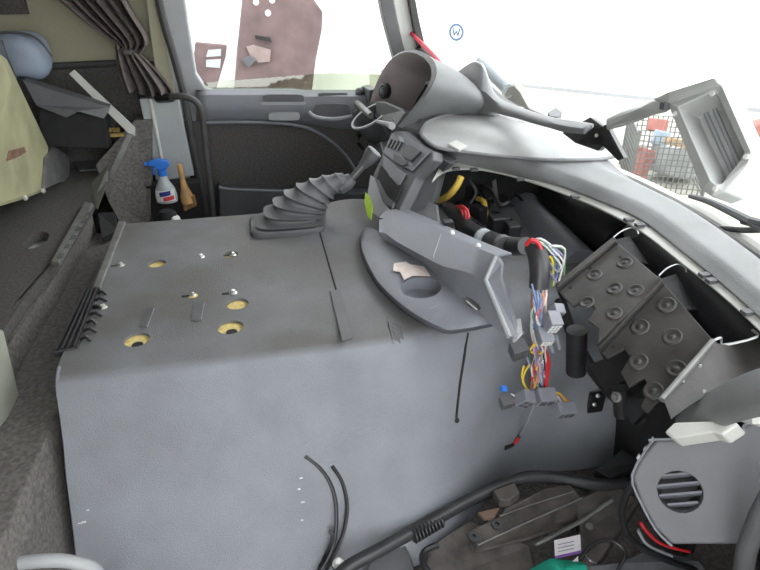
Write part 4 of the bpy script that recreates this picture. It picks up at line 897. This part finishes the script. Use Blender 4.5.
lathe('nozzle', nk+V((-.040, 0, .037)), (-1, 0, 0), [(.007, 0), (.007, .008), (.004, .009)], M_BLUE, sb_, 10)
wb = thing('wooden_brush', 'wooden handled brush standing beside the spray bottle', 'brush', PY(188, 206, 1.99))
hb = [PY(179, 164, 2.0), PY(181, 172, 2.0), PY(183, 182, 2.0), PY(186, 194, 2.0), PY(188, 202, 2.0)]
tube('handle', hb, [.007, .009, .0075, .012, .022, .024], M_WOOD, wb, n=12)
prism('bristle_block', [PY(181, 198, 1.985), PY(194, 196, 1.985), PY(197, 206, 1.985), PY(184, 212, 1.985)], (0, .03, 0), mat('bristles', (.24, .13, .05), .9, var=.3, scale=120), wb, bevel=.003)
wc = thing('dark_canister', 'dark canister with a white cap behind the far edge of the tunnel', 'canister', PY(170, 222, 1.9))
lathe('body', PY(169, 226, 1.86), (0, 0, 1), [(.028, 0), (.03, .01), (.03, .04), (.02, .052)], M_MATT, wc, 16)
lathe('cap', PY(174, 220, 1.85), (.5, 0, .8), [(.018, 0), (.018, .010), (.012, .016)], M_WHITE, wc, 14)

# ================================================================== LOOSE THINGS ON THE DASH
# folded red bordered sheet on the instrument hood
rs = thing('warning_triangle', 'folded red edged warning triangle lying on top of the instrument hood', 'warning triangle', PX(430, 70, .56))
tube('red_bar', [PX(404, 25, .54), PX(415, 37, .54), PX(432, 54, .53), PX(450, 75, .53)], [.007, .006, .007, .005], M_RED, rs, n=8)
prism('pale_leaf', [PX(407, 31, .565), PX(422, 43, .565), PX(450, 74, .575), PX(440, 70, .575), PX(420, 58, .57), PX(410, 48, .565)], (.01, 0, 0), mat('reflector_sheet', (.42, .40, .39), .5, var=.2, scale=40), rs)
prism('dark_leaf', [PX(411, 46, .555), PX(424, 50, .555), PX(446, 70, .56), PX(430, 68, .555), PX(416, 56, .55)], (.008, 0, 0), M_GREYD, rs)
tube('hinge_bar', [PX(446, 70, .56), PX(456, 80, .57), PX(468, 96, .58)], .006, M_GALV, rs, n=8)
# wavy grey trim moulding over the tray
tm = thing('loose_trim', 'loose wavy grey trim moulding lying across the dash tray', 'trim moulding', PZ(540, 135, .67))
OT = [(453, 78), (462, 70), (474, 63), (482, 66), (486, 76), (492, 92), (503, 102), (525, 111), (550, 119), (575, 123), (592, 126)]
OB = [(462, 88), (468, 96), (472, 106), (479, 113), (489, 112), (500, 113), (512, 116), (530, 122), (550, 128), (566, 132), (584, 134)]
XT = [.60, .60, .605, .61, .62, .63, .645, .66, .675, .69, .70]
A_ = spline([PX(a, b, x) for (a, b), x in zip(OT, XT)], 3); B_ = spline([PX(a, b, x-.015) for (a, b), x in zip(OB, XT)], 3)
grid('moulding_face', [A_, [p.lerp(q, .5)+V((-.006, -.006, .002)) for p, q in zip(A_, B_)], B_], M_DASH, tm, solid=.010, smooth=True, angle=50)
tube('upper_edge', A_[5:], .005, M_PALE, tm, n=8, sm=0)
prism('dark_end', [PX(562, 133, .70), PX(590, 117, .71), PX(603, 126, .715), PX(606, 124, .72), PX(624, 158, .73), PX(618, 161, .73), PX(603, 146, .72), PX(598, 151, .71), PX(575, 143, .70)], (.03, .03, -.01), M_BLACK, tm, bevel=.002)
lathe('bright_hole', PX(597, 135, .712)-V((.003, .003, 0)), (-.7, -.7, .2), [(.004, 0), (.003, .002)], M_CHROME, tm, 10)
prism('inner_web', [PX(470, 70, .63), PX(500, 98, .66), PX(520, 110, .68), PX(500, 112, .66), PX(484, 100, .64)], (.015, .01, 0), M_GREYD, tm)
rt = thing('cardboard_tube', 'grey blue tube with an open beige end on the dash top', 'tube', PX(500, 85, .80))
tube('tube_body', [PX(480, 62, .80), PX(508, 90, .80)], .018, mat('tube_blue_grey', (.20, .23, .25), .5, var=.08), rt, n=16, sm=0)
bc2 = PX(513, 96, .74)
prism('open_cover', [PX(504, 95, .74), PX(508, 87, .74), PX(514, 85, .74), PX(520, 93, .74), PX(529, 109, .745), PX(516, 106, .74), PX(505, 100, .74)], (.03, .02, 0), mat('beige_grey', (.32, .31, .27), .5, var=.08), rt, bevel=.004)
ring('open_rim', PX(508, 92, .735), (-.6, -.6, .3), [(.014, 0), (.018, 0), (.018, .003), (.014, .003)], M_PALE, rt, 16)
tag(prism('small_black_latch', [PZ(548, 112, .70), PZ(556, 107, .70), PZ(562, 112, .70), PZ(558, 117, .70), PZ(550, 116, .70)], (0, 0, -.02), M_GREYD, bevel=.002), 'small dark latch lying behind the trim moulding', 'latch')
tag(tube('black_rod', [PZ(525, 108, .69), PZ(540, 115, .69), PZ(558, 122, .69)], .006, M_GREYD, n=8), 'short dark rod lying behind the trim moulding', 'rod')
# hollow plastic duct box with arm
M_DUCT = mat('duct_plastic', (.42, .43, .42), .45, var=.06, scale=10)
db = thing('air_duct_housing', 'open pale grey plastic duct housing with a long arm behind the windscreen', 'duct housing', PX(700, 185, .78))
FR = [(667, 102), (712, 79), (722, 86), (751, 152), (748, 163), (724, 192), (712, 197), (702, 190)]
IN = [(678, 107), (712, 92), (718, 96), (744, 152), (740, 160), (722, 183), (716, 185), (710, 180)]
XF = [.70, .73, .735, .735, .73, .70, .69, .685]
fo = [PX(a, b, x) for (a, b), x in zip(FR, XF)]; fi = [PX(a, b, x) for (a, b), x in zip(IN, XF)]
nrm = (fo[1]-fo[0]).cross(fo[6]-fo[0]).normalized()
if nrm.dot(ray(700, 140)) < 0: nrm = -nrm
dp = .055
bm = bm_grid([[p+nrm*dp for p in fo], fo, fi, [p.lerp(sum(fi, V())/8, .08)+nrm*(dp-.006) for p in fi]], close=True)
bm.verts.ensure_lookup_table(); bm.faces.new(bm.verts[24:32]); bm.faces.new(bm.verts[0:8][::-1])
mk('housing_shell', bm, M_DUCT, db, bevel=.002)
for u in (.32, .58):
    a = fi[0].lerp(fi[1], u)+nrm*(dp-.01); b_ = fi[7].lerp(fi[4], u)+nrm*(dp-.01)
    tube('inner_rib', [a, b_], .004, M_GREYL, db, n=6, sm=0)
lathe('round_boss', PX(721, 174, .71)+nrm*(dp-.012), -nrm, [(.010, 0), (.010, .004), (.006, .006)], M_GREYL, db, 14)
for a, b, x in ((713, 94, .732), (676, 114, .70), (747, 157, .732), (716, 189, .69)):
    lathe('corner_pin', PX(a, b, x)-nrm*.001, -nrm, [(.0045, 0), (.004, .003)], M_WHITE, db, 10)
armT = [(668, 100), (652, 101), (640, 107), (622, 112), (606, 119)]; armB = [(668, 112), (652, 116), (640, 121), (622, 127), (606, 131)]
XA = [.70, .70, .70, .71, .72]
prism('arm', [PX(a, b, x) for (a, b), x in zip(armT, XA)] + [PX(a, b, x) for (a, b), x in list(zip(armB, XA))[::-1]], (.03, .03, 0), M_DUCT, db, bevel=.004)
prism('arm_lid', [PX(652, 99, .695), PX(668, 92, .695), PX(714, 77, .725), (PX(720, 84, .73)), PX(668, 103, .695)], nrm*.05, M_DUCT, db, bevel=.003)
box('arm_catch', PX(665, 106, .695), (.012, .012, .012), M_GREYD, db)

# ================================================================== WIPER AND YARD
wp = thing('wiper_arm', 'dark windscreen wiper arm outside the glass', 'wiper', PX(740, 205, 1.0))
tube('arm', [PX(690, 196, .93), PX(715, 204, .93), PX(770, 232, .92), PX(800, 250, .92)], [.005, .009, .012], M_GREYD, wp, n=8)
tube('blade', [PX(690, 226, .92), PX(740, 230, .92), PX(760, 230, .92)], .006, M_SEAL, wp, n=8)
tube('link', [PX(744, 220, .925), PX(775, 228, .92)], .010, M_BLACK, wp, n=8)
# wire cage on the ground
def gp(px, py): return PZ(px, py, GZ)
cg = thing('wire_cage', 'galvanised wire mesh cage standing in the yard', 'wire cage', gp(660, 192))
A0 = gp(628, 190); B0 = gp(702, 196); dirb = (B0-A0).normalized(); back = V((-dirb.y, dirb.x, 0))
if back.y < 0: back = -back
Wd = (B0-A0).length; Hh = .62; Dp = 1.0
def cage_side(o, d, L_, nm):
    bm = bmesh.new()
    for i in range(15):
        p = o+d*(L_*i/14); bm_tube([p, p+V((0, 0, Hh))], .006, 4, 0, bm)
    for j in range(11):
        p = o+V((0, 0, Hh*j/10)); bm_tube([p, p+d*L_], .006, 4, 0, bm)
    o_ = mk(nm, bm, M_WIRE, cg); o_['kind'] = 'stuff'
cage_side(A0, dirb, Wd, 'mesh_side'); cage_side(A0+back*Dp, dirb, Wd, 'mesh_side'); cage_side(A0, back, Dp, 'mesh_side'); cage_side(B0, back, Dp, 'mesh_side')
for p in (A0, B0, A0+back*Dp, B0+back*Dp): tube('corner_post', [p, p+V((0, 0, Hh+.05))], .02, M_WIRE, cg, n=6, sm=0)
def yard(nm, lab, cat, px, py, z, d, m, rz=0, g=None):
    p = PZ(px, py, z); return tag(box(nm, p, d, m, R=Matrix.Rotation(rz, 3, 'Z'), bevel=.02), lab, cat, g)
c_mid = (A0+B0)/2+back*Dp*.5
M_YRED = mat('faded_red', (.30, .11, .09), .6, var=.2, scale=4)
M_YGREY = mat('faded_grey', (.22, .23, .22), .7, var=.3, scale=5)
M_YBR = mat('faded_timber', (.34, .24, .14), .8, var=.3, scale=5)
M_YBL = mat('faded_blue', (.24, .30, .36), .7, var=.2, scale=5)
def cagebox(nm, lab, cat, u, v_, h, d, m, rz): 
    p = A0 + dirb*(Wd*u) + back*(Dp*v_) + V((0, 0, h)); tag(box(nm, p, d, m, R=Matrix.Rotation(rz, 3, 'Z') @ Matrix.Rotation(.25, 3, 'Y'), bevel=.01), lab, cat)
cagebox('red_canister', 'faded red canister at the left of the wire cage', 'canister', .16, .3, .22, (.14, .18, .36), M_YRED, .3)
cagebox('red_drum', 'faded red drum on top of the scrap in the wire cage', 'drum', .40, .82, .55, (.24, .2, .14), M_YRED, .8)
cagebox('grey_scrap', 'heap of grey scrap sheet in the wire cage', 'scrap', .66, .5, .22, (.40, .45, .30), M_YGREY, .5)
cagebox('timber_scrap', 'pale brown timber offcut in the wire cage', 'timber', .62, .25, .50, (.45, .08, .08), M_YBR, .2)
cagebox('blue_scrap', 'pale blue sheet offcut in the wire cage', 'scrap', .40, .5, .48, (.22, .04, .16), M_YBL, .1)
yard('curb_board', 'pale timber board lying in the yard right of the cage', 'board', 748, 146, GZ+.05, (1.2, .14, .1), M_YBR, .4)
yard('red_offcut', 'small red offcut lying on the ground by the hall', 'offcut', 756, 128, GZ+.12, (.5, .2, .18), M_YRED, .4)
yard('pale_pallet', 'weathered grey pallet on the ground right of the duct housing', 'pallet', 765, 160, GZ+.08, (.9, .5, .14), M_YBR, .2)
# skirting line of the hall and round sign
prism('wall_skirting', [HA-dd*7+V((-.02, -.03, 0)), HB+dd*14+V((-.02, -.03, 0)), HB+dd*14+V((-.02, -.03, .06)), HA-dd*7+V((-.02, -.03, .06))], (.02, .02, 0), M_GREYL, hall)
nw = V((-dd.y, dd.x, 0)); nw = -nw if nw.dot(V((1, 1, 0))) > 0 else nw
d_ = ray(457, 32); t_ = (HA-E0).dot(nw)/d_.dot(nw); cs = E0+d_*t_
M_SIGNB = mat('sign_blue', (.05, .10, .22), .5, var=.05)
sg = thing('round_sign', 'round white sign with a blue ring and letter W on the hall wall', 'sign', cs)
lathe('disc', cs+nw*.01, nw, [(.16, 0), (.16, .02)], M_WHITE, sg, 32)
ring('blue_ring', cs+nw*.03, nw, [(.125, 0), (.165, 0), (.165, .012), (.125, .012)], M_SIGNB, sg, 32)
wpts = [(-.075, .07), (-.04, -.07), (0, .03), (.04, -.07), (.075, .07)]
tube('letter', [cs+nw*.04+dd*x+V((0, 0, z)) for x, z in wpts], .016, M_SIGNB, sg, n=6, sm=0)
# old panels leaning against the wall outside the driver window
YP = 4.45
def outp(nm, lab, pts, y=YP, m=M_OLDRED):
    o = thing(nm, lab, 'panel', PY(pts[0][0], 120, y)+V((0, 0, GZ-PY(pts[0][0], 120, y).z)), 'old panels outside the driver window')
    top = [PY(a, b, y) for a, b in pts]; lo_ = [p for p in top]
    prism('sheet', top, (0, .03, 0), m, o, bevel=.01); return o
big = outp('cabinet_door', 'large faded red brown panel leaning outside the driver window', [(234, 90), (237, 50), (245, -30), (300, -20), (323, 12), (322, 30), (316, 60), (312, 92), (300, 330), (225, 330)])
prism('handle_bar', [PY(255, 36, YP-.04), PY(270, 38, YP-.04), PY(272, 42, YP-.04), PY(256, 39, YP-.04)], (0, .05, 0), M_MATT, big)
prism('pale_patch', [PY(246, 47, YP-.02), PY(254, 45, YP-.02), PY(271, 50, YP-.02), PY(270, 62, YP-.02), PY(258, 63, YP-.02), PY(250, 56, YP-.02)], (0, .03, 0), mat('faded_patch', (.22, .17, .16), .7, var=.2, scale=8), big, bevel=.004)
prism('latch_block', [PY(242, 60, YP-.05), PY(250, 56, YP-.05), PY(257, 60, YP-.05), PY(248, 68, YP-.05)], (0, .06, 0), M_GREYD, big, bevel=.004)
for a, b in ((256, 2), (272, 0), (268, 13)): lathe('round_hole', PY(a, b, YP-.004), (0, -1, 0), [(.02, 0), (.02, .006)], M_WHITE, big, 14)
sm_ = outp('small_cabinet_door', 'small red brown panel with two pale windows left of the large one', [(195, 42), (227, 45), (226, 56), (216, 90), (200, 330), (185, 330), (190, 90)], YP+.02)
for q in ([(208, 50), (221, 49), (221, 56), (206, 57)], [(206, 60), (221, 59), (220, 68), (206, 67)]): prism('pale_pane', [PY(a, b, YP+.012) for a, b in q], (0, .01, 0), M_PANELW, sm_)
